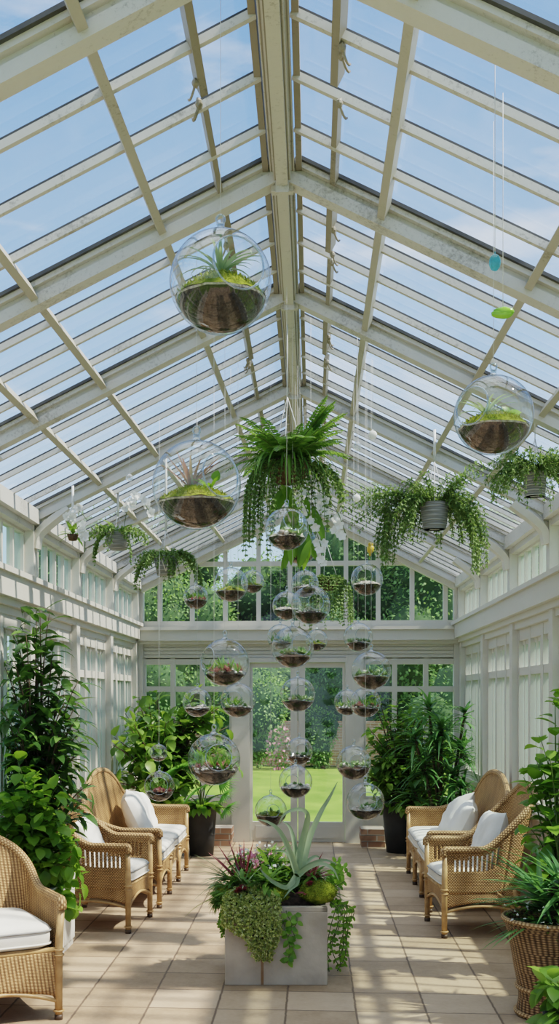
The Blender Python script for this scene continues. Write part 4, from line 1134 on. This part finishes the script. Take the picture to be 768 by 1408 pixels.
GL = [
 (303, 388, 70, 3.5, 'largest glass globe near the roof ridge, silver-green air plant on yellow moss', 'air', .5, .1, .55, .36),
 (270, 667, 61, 5.0, 'large glass globe with red spiky plant on moss, below and left of the highest globe', 'redair', .75, .1, .5, .33),
 (678, 571, 54, 3.8, 'large glass globe hanging at the far right with moss and a small air plant', 'smallair', -.8, .1, .5, .36),
 (394, 727, 30, 6.1, 'glass globe with dark soil and a white stone, right below the big fern basket', 'white', .4, .3, .5, .3),
 (412, 750, 26, 6.9, 'mossy glass globe half hidden behind the globe right below the fern basket', 'moss', .3, .1, .4, .34),
 (269, 821, 17, 8.2, 'small glass globe with reddish succulents, beneath the left trailing hanging pot', 'redsucc', -.3, .1, .5, .36),
 (317, 804, 24, 7.3, 'left and larger globe of the overlapping pair in front of the gable window', 'moss', -.5, .1, .5, .32),
 (347, 800, 16, 9.4, 'right and smaller globe of the overlapping pair in front of the gable window', 'moss', .4, .1, .5, .34),
 (419, 803, 19, 8.8, 'small pebble-filled globe peeking out just above the globe of pale tangled plants', 'gravel', .2, .1, .5, .36),
 (394, 833, 20, 8.3, 'small globe half hidden at the left of the globe of pale tangled plants', 'gravel', -.3, .1, .5, .36),
 (427, 832, 27, 6.7, 'globe full of pale tangled air plants, in the middle of the centre column', 'pale', .3, .1, .4, .3),
 (504, 797, 22, 7.4, 'right-hand globe with a gravel hill, hanging beneath the yellow ornament', 'gravel', -.2, .1, .5, .34),
 (492, 876, 20, 7.9, 'small right-hand globe with green succulents, at cornice height above a larger globe', 'succ', .3, .1, .5, .3),
 (385, 876, 18, 8.9, 'small globe half hidden behind the left of the globe at cornice height', 'sprig', -.2, .1, .5, .3),
 (402, 890, 29, 6.5, 'globe with succulents in front of the cornice, upper of the centre ones over the door', 'succ', .5, .1, .5, .3),
 (435, 880, 15, 9.1, 'tiny globe half hidden behind the right of the globe in front of the cornice', 'moss', .3, .1, .5, .32),
 (309, 911, 33, 6.2, 'big left globe with a fern over red succulents, above a pair of small globes', 'redsucc', -.9, .15, .5, .28),
 (327, 963, 24, 7.2, 'left-hand globe with white gravel and grass, overlapping the white door post', 'sprig', -.2, .1, .45, .3),
 (271, 966, 20, 7.9, 'small left globe with round open mouth, just above the wide-mouthed globe', 'white', .1, .1, .6, .32),
 (218, 1035, 12, 8.8, 'tiniest empty-looking globe at the far left, above the globe over the settee', 'gravel', 0, .1, .5, .22),
 (219, 1081, 21, 7.6, 'far left low globe with wide round mouth, hanging in front of the left settee', 'redsucc', .1, .1, .6, .32),
 (294, 1044, 36, 6.1, 'wide-mouthed globe with red soil and a glass cube-like succulent, low at left', 'redsucc', .3, .12, .52, .3),
 (409, 955, 24, 7.5, 'centre globe hanging in front of the middle door post, with green succulents', 'succ', .3, .1, .45, .32),
 (411, 1033, 19, 8.6, 'small centre globe above another, before the lower middle door post', 'succ', .2, .1, .5, .32),
 (406, 1075, 23, 7.9, 'centre globe with a white pebble slope, just above the planter air plant', 'white', -.2, .1, .4, .34),
 (372, 1115, 22, 8.0, 'lowest globe, mossy, partly behind the plants in the concrete planter', 'moss', .2, .1, .4, .4),
 (510, 922, 27, 6.9, 'right-hand globe heaped with pale green succulents, before the door frame', 'succ', .2, .1, .4, .36),
 (477, 966, 18, 8.7, 'left and smaller of the touching pair of globes right of the door glass', 'sprig', -.3, .1, .5, .3),
 (502, 966, 21, 7.7, 'right and larger of the touching pair of globes, with pinkish succulents', 'redsucc', .3, .1, .5, .34),
 (486, 1049, 24, 7.3, 'right-hand globe with succulents on bark soil, second lowest on that side', 'succ', .2, .1, .45, .38),
 (502, 1102, 26, 6.8, 'lowest right-hand globe with a round mouth, above the brick ledge', 'gravel', .1, .1, .5, .3),
]
placed = []
for i, (px, py, rp, d, lab, kind, az, tl, op, fl) in enumerate(GL):
    best = None
    for off in [0, .15, -.15, .3, -.3, .45, -.45, .6, -.6, .8, -.8, 1.0, -1.0, 1.3, -1.3]:
        dd = max(3.4, d + off) if i > 2 else d
        c = P(px, py, dd); R = rp * dd / F; ok = True
        for (c2, R2) in placed:
            hz = math.hypot(c.x - c2.x, c.y - c2.y)
            if (c - c2).length < R + R2 + .015: ok = False
            if hz < (R2 if c2.z > c.z else R) + .008: ok = False
        if ok: best = dd; break
    dd = best if best else d
    placed.append((P(px, py, dd), rp * dd / F))
    globe(px, py, rp, dd, lab, kind, az, tl, op, fl - (.035 if i > 2 else 0), i + 1, i < 3)

# ------------------------------------------------------------------ hanging baskets and pots
def trail(st, lf, r, p0, d, L, grav, step, lL, lW, per=2, seg=3, rad=.003, wob=.25, prof=0, curl=.4, tip=True):
    p = V(p0); d = V(d).normalized(); n = max(4, int(L / .03)); pts = [p.copy()]; s = L / n; acc = 0
    for i in range(n):
        d = (d + V((0, 0, -grav * s)) + rdir(r) * wob * s * 4).normalized()
        p = p + d * s; pts.append(p.copy()); acc += s
        while acc > step:
            acc -= step
            for q in range(per):
                a = rdir(r); a = (a - d * a.dot(d)).normalized()
                lf.leaf(p, a + d * .6, V((0, 0, 1)) + rdir(r) * .5, lL * r.uniform(.7, 1.2), lW * r.uniform(.8, 1.1), curl, .2, seg, prof)
    st.tube(pts, rad, 4)
    return pts[-1]
def frond(st, lf, r, p0, d, L, grav, w):
    p = V(p0); d = V(d).normalized(); n = 22; s = L / n; pts = [p.copy()]
    for i in range(n):
        d = (d + V((0, 0, -grav * s))).normalized(); p = p + d * s; pts.append(p.copy()); t = (i + 1) / n
        sd = d.cross(V((0, 0, 1))); sd = sd.normalized() if sd.length > .05 else V((1, 0, 0))
        ww = w * math.sin(PI * min(1, t * .9 + .1)) ** .7 + .006
        for sg in (-1, 1): lf.leaf(p, sd * sg + d * .35 + V((0, 0, r.uniform(-.2, .1))), sd.cross(d) * 1.0, ww, s * 1.15, .25, .15, 2, 2)
    st.tube(pts, .003, 4)
def hang(name, label, px, py, d, pot, group='hanging pots'):
    c = P(px, py, d); o = thing(name, label, 'hanging plant', c, 0, group)
    return o, roof_z(c.x) - c.z - (.1 if abs(c.x - RX) < .06 else .0)
def cords(o, z0, rad, top, z1=.34, strap=False, n=3):
    m = MB()
    for k in range(n):
        a = k / n * 2 * PI + .4; m.tube([(rad * math.cos(a), rad * math.sin(a), z0), (0, 0, min(z1, top - .02))], .0025, 5)
    if strap: m.box((-.009, -.003, min(z1, top - .02)), (.009, .003, top))
    else: m.tube([(0, 0, min(z1, top - .02)), (0, 0, top)], .003, 5)
    m.build('hanging_cord', M['cord'], o)
r = random.Random(9)
# big central fern basket
o, top = hang('fern_basket', 'largest hanging basket under the ridge, ferns and long trailing strings of leaves', 395, 640, 6.7, 0)
m = MB(); m.lathe([(0, -.12), (.07, -.11), (.12, -.06), (.145, 0), (.14, .02), (.12, 0), (0, 0)], 28); m.build('coir_basket', M['coir'], o)
cords(o, 0, .14, top, .42)
st = MB(); lf = MB(); sp = MB(); tr_ = MB(); tl = MB()
for k in range(46):
    a = k * 2.4; e = r.uniform(.3, 2.0); frond(st, lf, r, (.05 * math.cos(a), .05 * math.sin(a), .02), (math.cos(a), math.sin(a), e), r.uniform(.26, .42), 3.2, .05)
for k in range(7): frond(st, lf, r, (.06, 0, .04), (r.uniform(.35, 1.0), r.uniform(-.5, .3), 1.5), r.uniform(.34, .44), 2.0, .055)
for k in range(80):
    a = r.uniform(0, 2 * PI); sp.leaf((.04 * math.cos(a), .04 * math.sin(a), .03), (math.cos(a) - .25, math.sin(a) - .2, r.uniform(.3, 1.5)), V((0, 0, 1)), r.uniform(.28, .44), .022, 2.2, .3, 9, 1)
for k in range(85):
    a = r.uniform(0, 2 * PI); x = math.cos(a) * .13; y = math.sin(a) * .13
    L = r.uniform(.2, .5) * (1.25 if x < -.03 else .9)
    trail(tr_, tl, r, (x, y, .0), (x * 6 + (-.25 if x < 0 else .15), y * 6, .35), L, 14, .012, .022, .012, 3, 2, .002, .3)
for k in range(18):
    trail(tr_, tl, r, (.1, r.uniform(-.05, .1), 0), (1, r.uniform(-.3, .3), .5), r.uniform(.25, .42), 7, .02, .03, .018, 2, 2, .002, .5)
wide = MB()
for k in range(34):
    p = V((r.uniform(-.04, .15), r.uniform(-.08, .1), r.uniform(-.5, -.1))); wide.leaf(p, V((r.uniform(-.5, .6), r.uniform(-.6, .2), -.9)), V((0, -1, .3)), r.uniform(.12, .24), .045, .5, .2, 5, 0)
tr_.tube([(.03, .0, 0), (.04, 0, -.55)], .006, 6)
st.build('stem', M['stem'], o); lf.build('fern_fronds', M['fern'], o); sp.build('strap_leaves', M['fern'], o); tr_.build('trailing_stem', M['stem'], o); tl.build('trailing_leaves', M['olive'], o); wide.build('broad_leaves', M['bright'], o)
def flower(m, p, nrm, s, r):
    n = V(nrm).normalized(); u = n.orthogonal().normalized(); w = n.cross(u)
    for k in range(5):
        a = k / 5 * 2 * PI + .3; d = u * math.cos(a) + w * math.sin(a)
        m.leaf(p, d + n * .25, n, s, s * .8, -.2, .1, 3, 3)
# white orchid spray below right of the central basket
fl = MB(); st2 = MB()
pth = smooth_path([V((.06, -.05, -.1)), V((.2, -.08, -.18)), V((.3, -.1, -.3)), V((.36, -.1, -.46))], 6); st2.tube(pth, .003, 5)
for k in range(14): flower(fl, pth[6 + k % 12] + rdir(r) * .03 + V((-.02, 0, -.03)), V((r.uniform(-.4, .4), -1, r.uniform(-.2, .4))), .032, r)
fl.build('orchid_spray', M['petal'], o); fl = MB()
pth = smooth_path([V((.03, -.05, -.05)), V((.1, -.1, -.25)), V((.2, -.12, -.5)), V((.2, -.12, -.62))], 6)
for k in range(18): flower(fl, pth[4 + k % 14] + rdir(r) * .03, V((r.uniform(-.4, .4), -1, r.uniform(-.2, .4))), .03, r)
st2.tube(pth, .003, 5); st2.build('orchid_stem', M['stem'], o); fl.build('orchid_spray', M['petal'], o)
# ribbed pot helper
def rib_pot(r0, r1, h):
    m = MB(); pr = [(0, -h), (r0, -h)]
    n = 10
    for i in range(n * 4 + 1):
        t = i / (n * 4); pr.append((r0 + (r1 - r0) * t ** .7 + .003 * abs(math.sin(t * n * PI)), -h + h * t))
    pr += [(r1 + .004, .004), (r1 - .012, .004), (r1 - .014, -.02), (0, -.02)]
    m.lathe(pr, 30); return m
# right trailing cactus
o, top = hang('trailing_cactus', 'grey ribbed hanging pot at the right with mistletoe cactus trailing long to the left', 597, 693, 7.7, 0)
rib_pot(.075, .1, .18).build('ribbed_pot', M['ribpot'], o); cords(o, -.01, .095, top, .3, True)
st = MB(); lf = MB()
for k in range(150):
    a = r.uniform(-.9, PI + .9); trail(st, lf, r, (.05 * math.cos(a), .05 * math.sin(a), 0), (math.cos(a), math.sin(a), r.uniform(.3, 1.6)), r.uniform(.18, .4), r.uniform(6, 11), .016, .03, .013, 2, 2, .002, .6)
for k in range(38):
    p0 = V((-.05, r.uniform(-.05, .05), .03)); trail(st, lf, r, p0, (-1, r.uniform(-.4, .2), r.uniform(.1, .55)), r.uniform(.35, .62), 1.6, .016, .03, .013, 2, 2, .002, .6)
for k in range(34):
    trail(st, lf, r, (-.3 + r.uniform(-.05, .05), r.uniform(-.1, .05), -.02), (r.uniform(-.4, .1), r.uniform(-.3, .2), -.4), r.uniform(.25, .44), 8, .015, .028, .012, 2, 2, .002, .4)
for k in range(40):
    a = r.uniform(-.6, .6); trail(st, lf, r, (.08 * math.cos(a), .08 * math.sin(a), 0), (math.cos(a) * .8 + r.uniform(-.1, .5), math.sin(a) + r.uniform(-.4, .4), r.uniform(.2, .9)), r.uniform(.35, .66), 8, .016, .03, .013, 2, 2, .002, .5)
for k in range(60):
    a = r.uniform(0, 2 * PI); trail(st, lf, r, (.05 * math.cos(a), .05 * math.sin(a), 0), (math.cos(a) * .7, math.sin(a) * .7, 1.3), r.uniform(.14, .27), 3.2, .016, .032, .014, 2, 2, .002, .6)
for k in range(6): trail(st, lf, r, (.06, 0, .03), (.8, r.uniform(-.3, .3), 1.1), r.uniform(.32, .42), 2, .018, .034, .014, 2, 2, .002, .6)
st.build('stem', M['stem'], o); lf.build('trailing_leaves', M['olive'], o)
# far right
o, top = hang('trailing_cactus', 'small grey hanging pot at the far right edge with a bushy mistletoe cactus', 735, 650, 6.4, 0)
rib_pot(.055, .066, .14).build('ribbed_pot', M['ribpot'], o); cords(o, -.01, .06, top, .2)
st = MB(); lf = MB()
for k in range(190):
    a = r.uniform(0, 2 * PI); trail(st, lf, r, (.04 * math.cos(a), .04 * math.sin(a), 0), (math.cos(a), math.sin(a), r.uniform(.4, 2.2)), r.uniform(.14, .34), r.uniform(5, 11), .012, .026, .01, 2, 2, .0018, .5)
for k in range(4): lf.leaf((-.1, -.04, .02), V((-1, -.3, -.3 + .2 * k)), V((0, -1, .4)), .1, .05, .4, .2, 4, 0)
st.build('stem', M['stem'], o); lf.build('trailing_leaves', M['olive'], o)
# left two pots and orchids
o, top = hang('potted_orchid', 'rounded grey hanging pot at the left with short ferny leaves and white orchid flowers', 162, 733, 9.0, 0)
m = MB(); m.lathe([(0, -.14), (.06, -.14), (.085, -.11), (.098, -.06), (.1, 0), (.088, 0), (.08, -.03), (0, -.03)], 28); m.build('ribbed_pot', M['ribpot'], o); cords(o, 0, .09, top, .14, True)
st = MB(); lf = MB(); fl = MB()
for k in range(44):
    a = r.uniform(0, 2 * PI); trail(st, lf, r, (.05 * math.cos(a), .05 * math.sin(a), 0), (math.cos(a), math.sin(a), r.uniform(.4, 1.6)), r.uniform(.12, .26), 9, .018, .035, .016, 2, 3, .002, .5)
for k in range(10): lf.leaf((0, 0, .0), V((r.uniform(-1, 1), r.uniform(-1, 1), r.uniform(.4, 1))), V((0, 0, 1)), .2, .04, .8, .2, 5, 0)
for k in range(16): trail(st, lf, r, (-.08, r.uniform(-.04, .04), 0), (-1, r.uniform(-.4, .4), .3), r.uniform(.2, .32), 14, .014, .02, .012, 2, 2, .002, .3)
for k in range(5): trail(st, lf, r, (.05, r.uniform(-.08, .0), -.02), (.3, -.3, .1), r.uniform(.2, .3), 16, .014, .02, .012, 2, 2, .002, .3)
pth = smooth_path([V((.04, 0, 0)), V((.1, -.02, .24)), V((.2, -.05, .26)), V((.3, -.06, .12))], 6); st.tube(pth, .003, 5)
for k in range(15): flower(fl, pth[5 + k % 13] + rdir(r) * .03, V((r.uniform(-.5, .5), -1, r.uniform(-.2, .4))), .038, r)
st.build('stem', M['stem'], o); lf.build('foliage', M['olive'], o); fl.build('orchid_spray', M['petal'], o)
o, top = hang('trailing_pot', 'grey V-marked hanging pot at left, its green leaves trailing to the right', 228, 765, 8.6, 0)
m = MB(); m.lathe([(0, -.15), (.07, -.15), (.085, -.08), (.1, 0), (.086, 0), (.08, -.03), (0, -.03)], 28)
pt_ = m.build('ribbed_pot', M['ribpot'], o); cords(o, 0, .09, top, .2, True)
m = MB()
for s in (-1, 1): m.tube([(.01 + s * .03, -.098, -.035), (.01, -.082, -.125)], .004, 6)
m.build('pale_stripe', M['cushion'], pt_)
st = MB(); lf = MB()
for k in range(70):
    a = r.uniform(0, 2 * PI); trail(st, lf, r, (.05 * math.cos(a), .05 * math.sin(a), 0), (math.cos(a), math.sin(a), r.uniform(.3, 1.2)), r.uniform(.14, .28), 9, .014, .026, .014, 2, 3, .002, .5)
for k in range(26): trail(st, lf, r, (.06, r.uniform(-.05, .05), .02), (1, r.uniform(-.5, .3), r.uniform(.3, .8)), r.uniform(.3, .5), 9, .014, .026, .014, 2, 3, .002, .4)
for k in range(14): trail(st, lf, r, (-.08, r.uniform(-.06, .05), 0), (-1, r.uniform(-.4, .3), .4), r.uniform(.2, .34), 11, .014, .022, .012, 2, 3, .002, .4)
for k in range(9): trail(st, lf, r, (r.uniform(.02, .08), -.09, -.02), (.1, -.4, -.2), r.uniform(.14, .26), 11, .014, .022, .012, 2, 3, .002, .4)
st.build('stem', M['stem'], o); lf.build('trailing_leaves', M['olive'], o)
o, top = hang('hanging_orchid', 'white orchid spray hanging from the roof at the far left, above the tall dark plant', 100, 735, 8.2, 0)
cords(o, 0, .02, top, .1, True, 2); st = MB(); lf = MB(); fl = MB()
m = MB(); m.lathe([(0, -.05), (.03, -.045), (.045, 0), (.035, .0), (0, -.01)], 16); m.build('bark_mount', M['coir'], o)
for k in range(7): lf.leaf((0, 0, 0), V((r.uniform(-1, 1), r.uniform(-1, .4), r.uniform(-.5, .7))), V((0, 0, 1)), .13, .04, .7, .2, 5, 0)
for pts in ([(0, 0, 0), (-.03, -.02, .12), (.05, -.04, .17), (.12, -.05, .1)], [(0, 0, 0), (.06, -.02, .06), (.1, -.04, -.03), (.1, -.05, -.14)]):
    pth = smooth_path([V(q) for q in pts], 6); st.tube(pth, .003, 5); fl = MB()
    for k in range(9): flower(fl, pth[4 + k % 14] + rdir(r) * .025, V((r.uniform(-.5, .7), -1, r.uniform(-.2, .4))), .036, r)
    fl.build('orchid_spray', M['petal'], o)
st.build('stem', M['stem'], o); lf.build('foliage', M['green'], o); 
# back centre basket of bronze-green strings
o, top = hang('trailing_basket', 'hanging basket of bronze-green trailing leaves behind the centre column of globes', 447, 795, 9.9, 0)
m = MB(); m.lathe([(0, -.12), (.07, -.11), (.11, -.06), (.125, 0), (.11, 0), (0, -.01)], 24); m.build('coir_basket', M['coir'], o); cords(o, 0, .12, top, .35)
st = MB(); lf = MB()
for k in range(80):
    a = r.uniform(0, 2 * PI); trail(st, lf, r, (.1 * math.cos(a), .1 * math.sin(a), .0), (math.cos(a), math.sin(a), .6), r.uniform(.25, .55), 14, .016, .026, .016, 2, 2, .002, .3)
st.build('stem', M['stem'], o); lf.build('trailing_leaves', M['olive'], o)

# ------------------------------------------------------------------ small hanging ornaments
def ornament(name, label, px, py, d, fn, mat, cat='ornament'):
    c = P(px, py, d); o = thing(name, label, cat, c, 0, 'small hanging ornaments')
    b = fn().build('bead', mat, o)
    m = MB(); m.tube([(0, 0, .012), (0, 0, roof_z(c.x) - c.z)], .0011, 5); m.build('hanging_cord', M['cord'], o)
    return o, b
def ball(rr, sx=1, sz=1):
    def f():
        m = MB(); m.blob((0, 0, 0), rr * sx, rr * sx * .8, rr * sz, 20, 12, .05, 2); m.lathe([(rr * .12, rr * sz * .95), (rr * .1, rr * sz * 1.25), (0, rr * sz * 1.3)], 8); return m
    return f
ornament('glass_drop', 'turquoise glass drop hanging at the upper right, above the green leaf ornament', 680, 361, 3.45, ball(.0195, .95, 1.4), M['aqua'])
def leafy():
    m = MB()
    for s in (-1, 1): m.blob((s * .003, 0, s * .004), .035, .012, .016, 18, 10, .15, 2, s)
    return m
ornament('leaf_ornament', 'bright green glass leaf hanging at the upper right, just above the far right globe', 691, 430, 3.62, leafy, M['greenglass'])
ornament('glass_bauble', 'pale round bauble hanging at the left, between a roof bar and the orchid pot', 178, 657, 7.5, ball(.026), M['bauble'])
ornament('glass_bauble', 'clear pale-blue drop bauble hanging right of the central fern basket', 491, 614, 6.6, ball(.024, 1, 1.2), M['bauble'])
ornament('glass_bauble', 'cream round bauble hanging right of the central basket, higher than the others there', 512, 598, 6.9, ball(.028), M['petal'])
ornament('glass_bauble', 'pinkish cream bauble hanging beside the left tip of the trailing cactus', 490, 685, 7.3, ball(.026), M['petal'])
def bird():
    m = MB(); m.blob((0, 0, 0), .03, .025, .034, 18, 12, .1, 2); m.blob((0, -.004, .036), .02, .018, .018, 14, 9, .05, 2); m.tube([(0, -.02, .036), (0, -.04, .032)], [.007, .001], 6); m.beam((0, .01, -.01), (.0, .05, -.045), .02, .006); return m
ornament('bird_ornament', 'small yellow ornament hanging above the right-hand gravel globe, before the gable window', 509, 755, 8.6, bird, M['yellow'])

# keep leaves inside the walls
bpy.context.view_layer.update()
for o in list(COL.objects):
    if o.get('category') in ('plant', 'planter', 'hanging plant') and not o.rotation_euler.z:
        for ch in o.children_recursive:
            if ch.type == 'MESH' and ch.parent == o:
                lo, hi, by = WL + .165 - o.location.x, WR - .165 - o.location.x, D - .06 - o.location.y
                for v in ch.data.vertices:
                    if v.co.x < lo: v.co.x = lo - (v.co.x - lo) * .1
                    elif v.co.x > hi: v.co.x = hi - (v.co.x - hi) * .1
                    if v.co.y > by: v.co.y = by - (v.co.y - by) * .1
# ------------------------------------------------------------------ light
w = bpy.data.worlds.new('sky'); SC.world = w; w.use_nodes = True
nt = w.node_tree; nt.nodes.clear()
tc = nt.nodes.new('ShaderNodeTexCoord'); sp = nt.nodes.new('ShaderNodeSeparateXYZ'); nt.links.new(tc.outputs['Generated'], sp.inputs[0])
cr = nt.nodes.new('ShaderNodeValToRGB'); e = cr.color_ramp.elements
stops = [(0, (.5, .67, .82)), (.12, (.47, .64, .84)), (.3, (.25, .43, .77)), (.55, (.13, .28, .63)), (.72, (.4, .55, .8)), (1, (1.5, 1.6, 1.7))]
while len(e) < len(stops): e.new(.5)
for k, (p, c) in zip(e, stops): k.position = p; k.color = c4(c)
nt.links.new(sp.outputs[2], cr.inputs[0])
ns = nt.nodes.new('ShaderNodeTexNoise'); ns.inputs['Scale'].default_value = 5; ns.inputs['Detail'].default_value = 8
mp = nt.nodes.new('ShaderNodeMapping'); mp.inputs['Scale'].default_value = (1, 1, 3.5); nt.links.new(tc.outputs['Generated'], mp.inputs[0]); nt.links.new(mp.outputs[0], ns.inputs['Vector'])
c2 = nt.nodes.new('ShaderNodeValToRGB'); c2.color_ramp.elements[0].position = .55; c2.color_ramp.elements[1].position = .85; nt.links.new(ns.outputs['Fac'], c2.inputs[0])
mx = nt.nodes.new('ShaderNodeMixRGB'); nt.links.new(c2.outputs[0], mx.inputs[0]); nt.links.new(cr.outputs[0], mx.inputs[1]); mx.inputs[2].default_value = (.9, .93, .95, 1)
bg = nt.nodes.new('ShaderNodeBackground'); bg.inputs['Strength'].default_value = 1.0; nt.links.new(mx.outputs[0], bg.inputs[0])
ow = nt.nodes.new('ShaderNodeOutputWorld'); nt.links.new(bg.outputs[0], ow.inputs[0])
sun = bpy.data.objects.new('sun', bpy.data.lights.new('sun', 'SUN')); COL.objects.link(sun)
sun.data.energy = 4.8; sun.data.angle = .03; sun.data.color = (1, .93, .82)
sd = V((.62, -.1, .85)).normalized()            # towards the sun: right, a little behind the planter, high
sun.rotation_euler = sd.to_track_quat('Z', 'Y').to_euler()
SC.cycles.transparent_max_bounces = 32
SC.cycles.max_bounces = 8
SC.view_settings.view_transform = 'Filmic'
SC.view_settings.look = 'Medium High Contrast'
SC.view_settings.exposure = .68
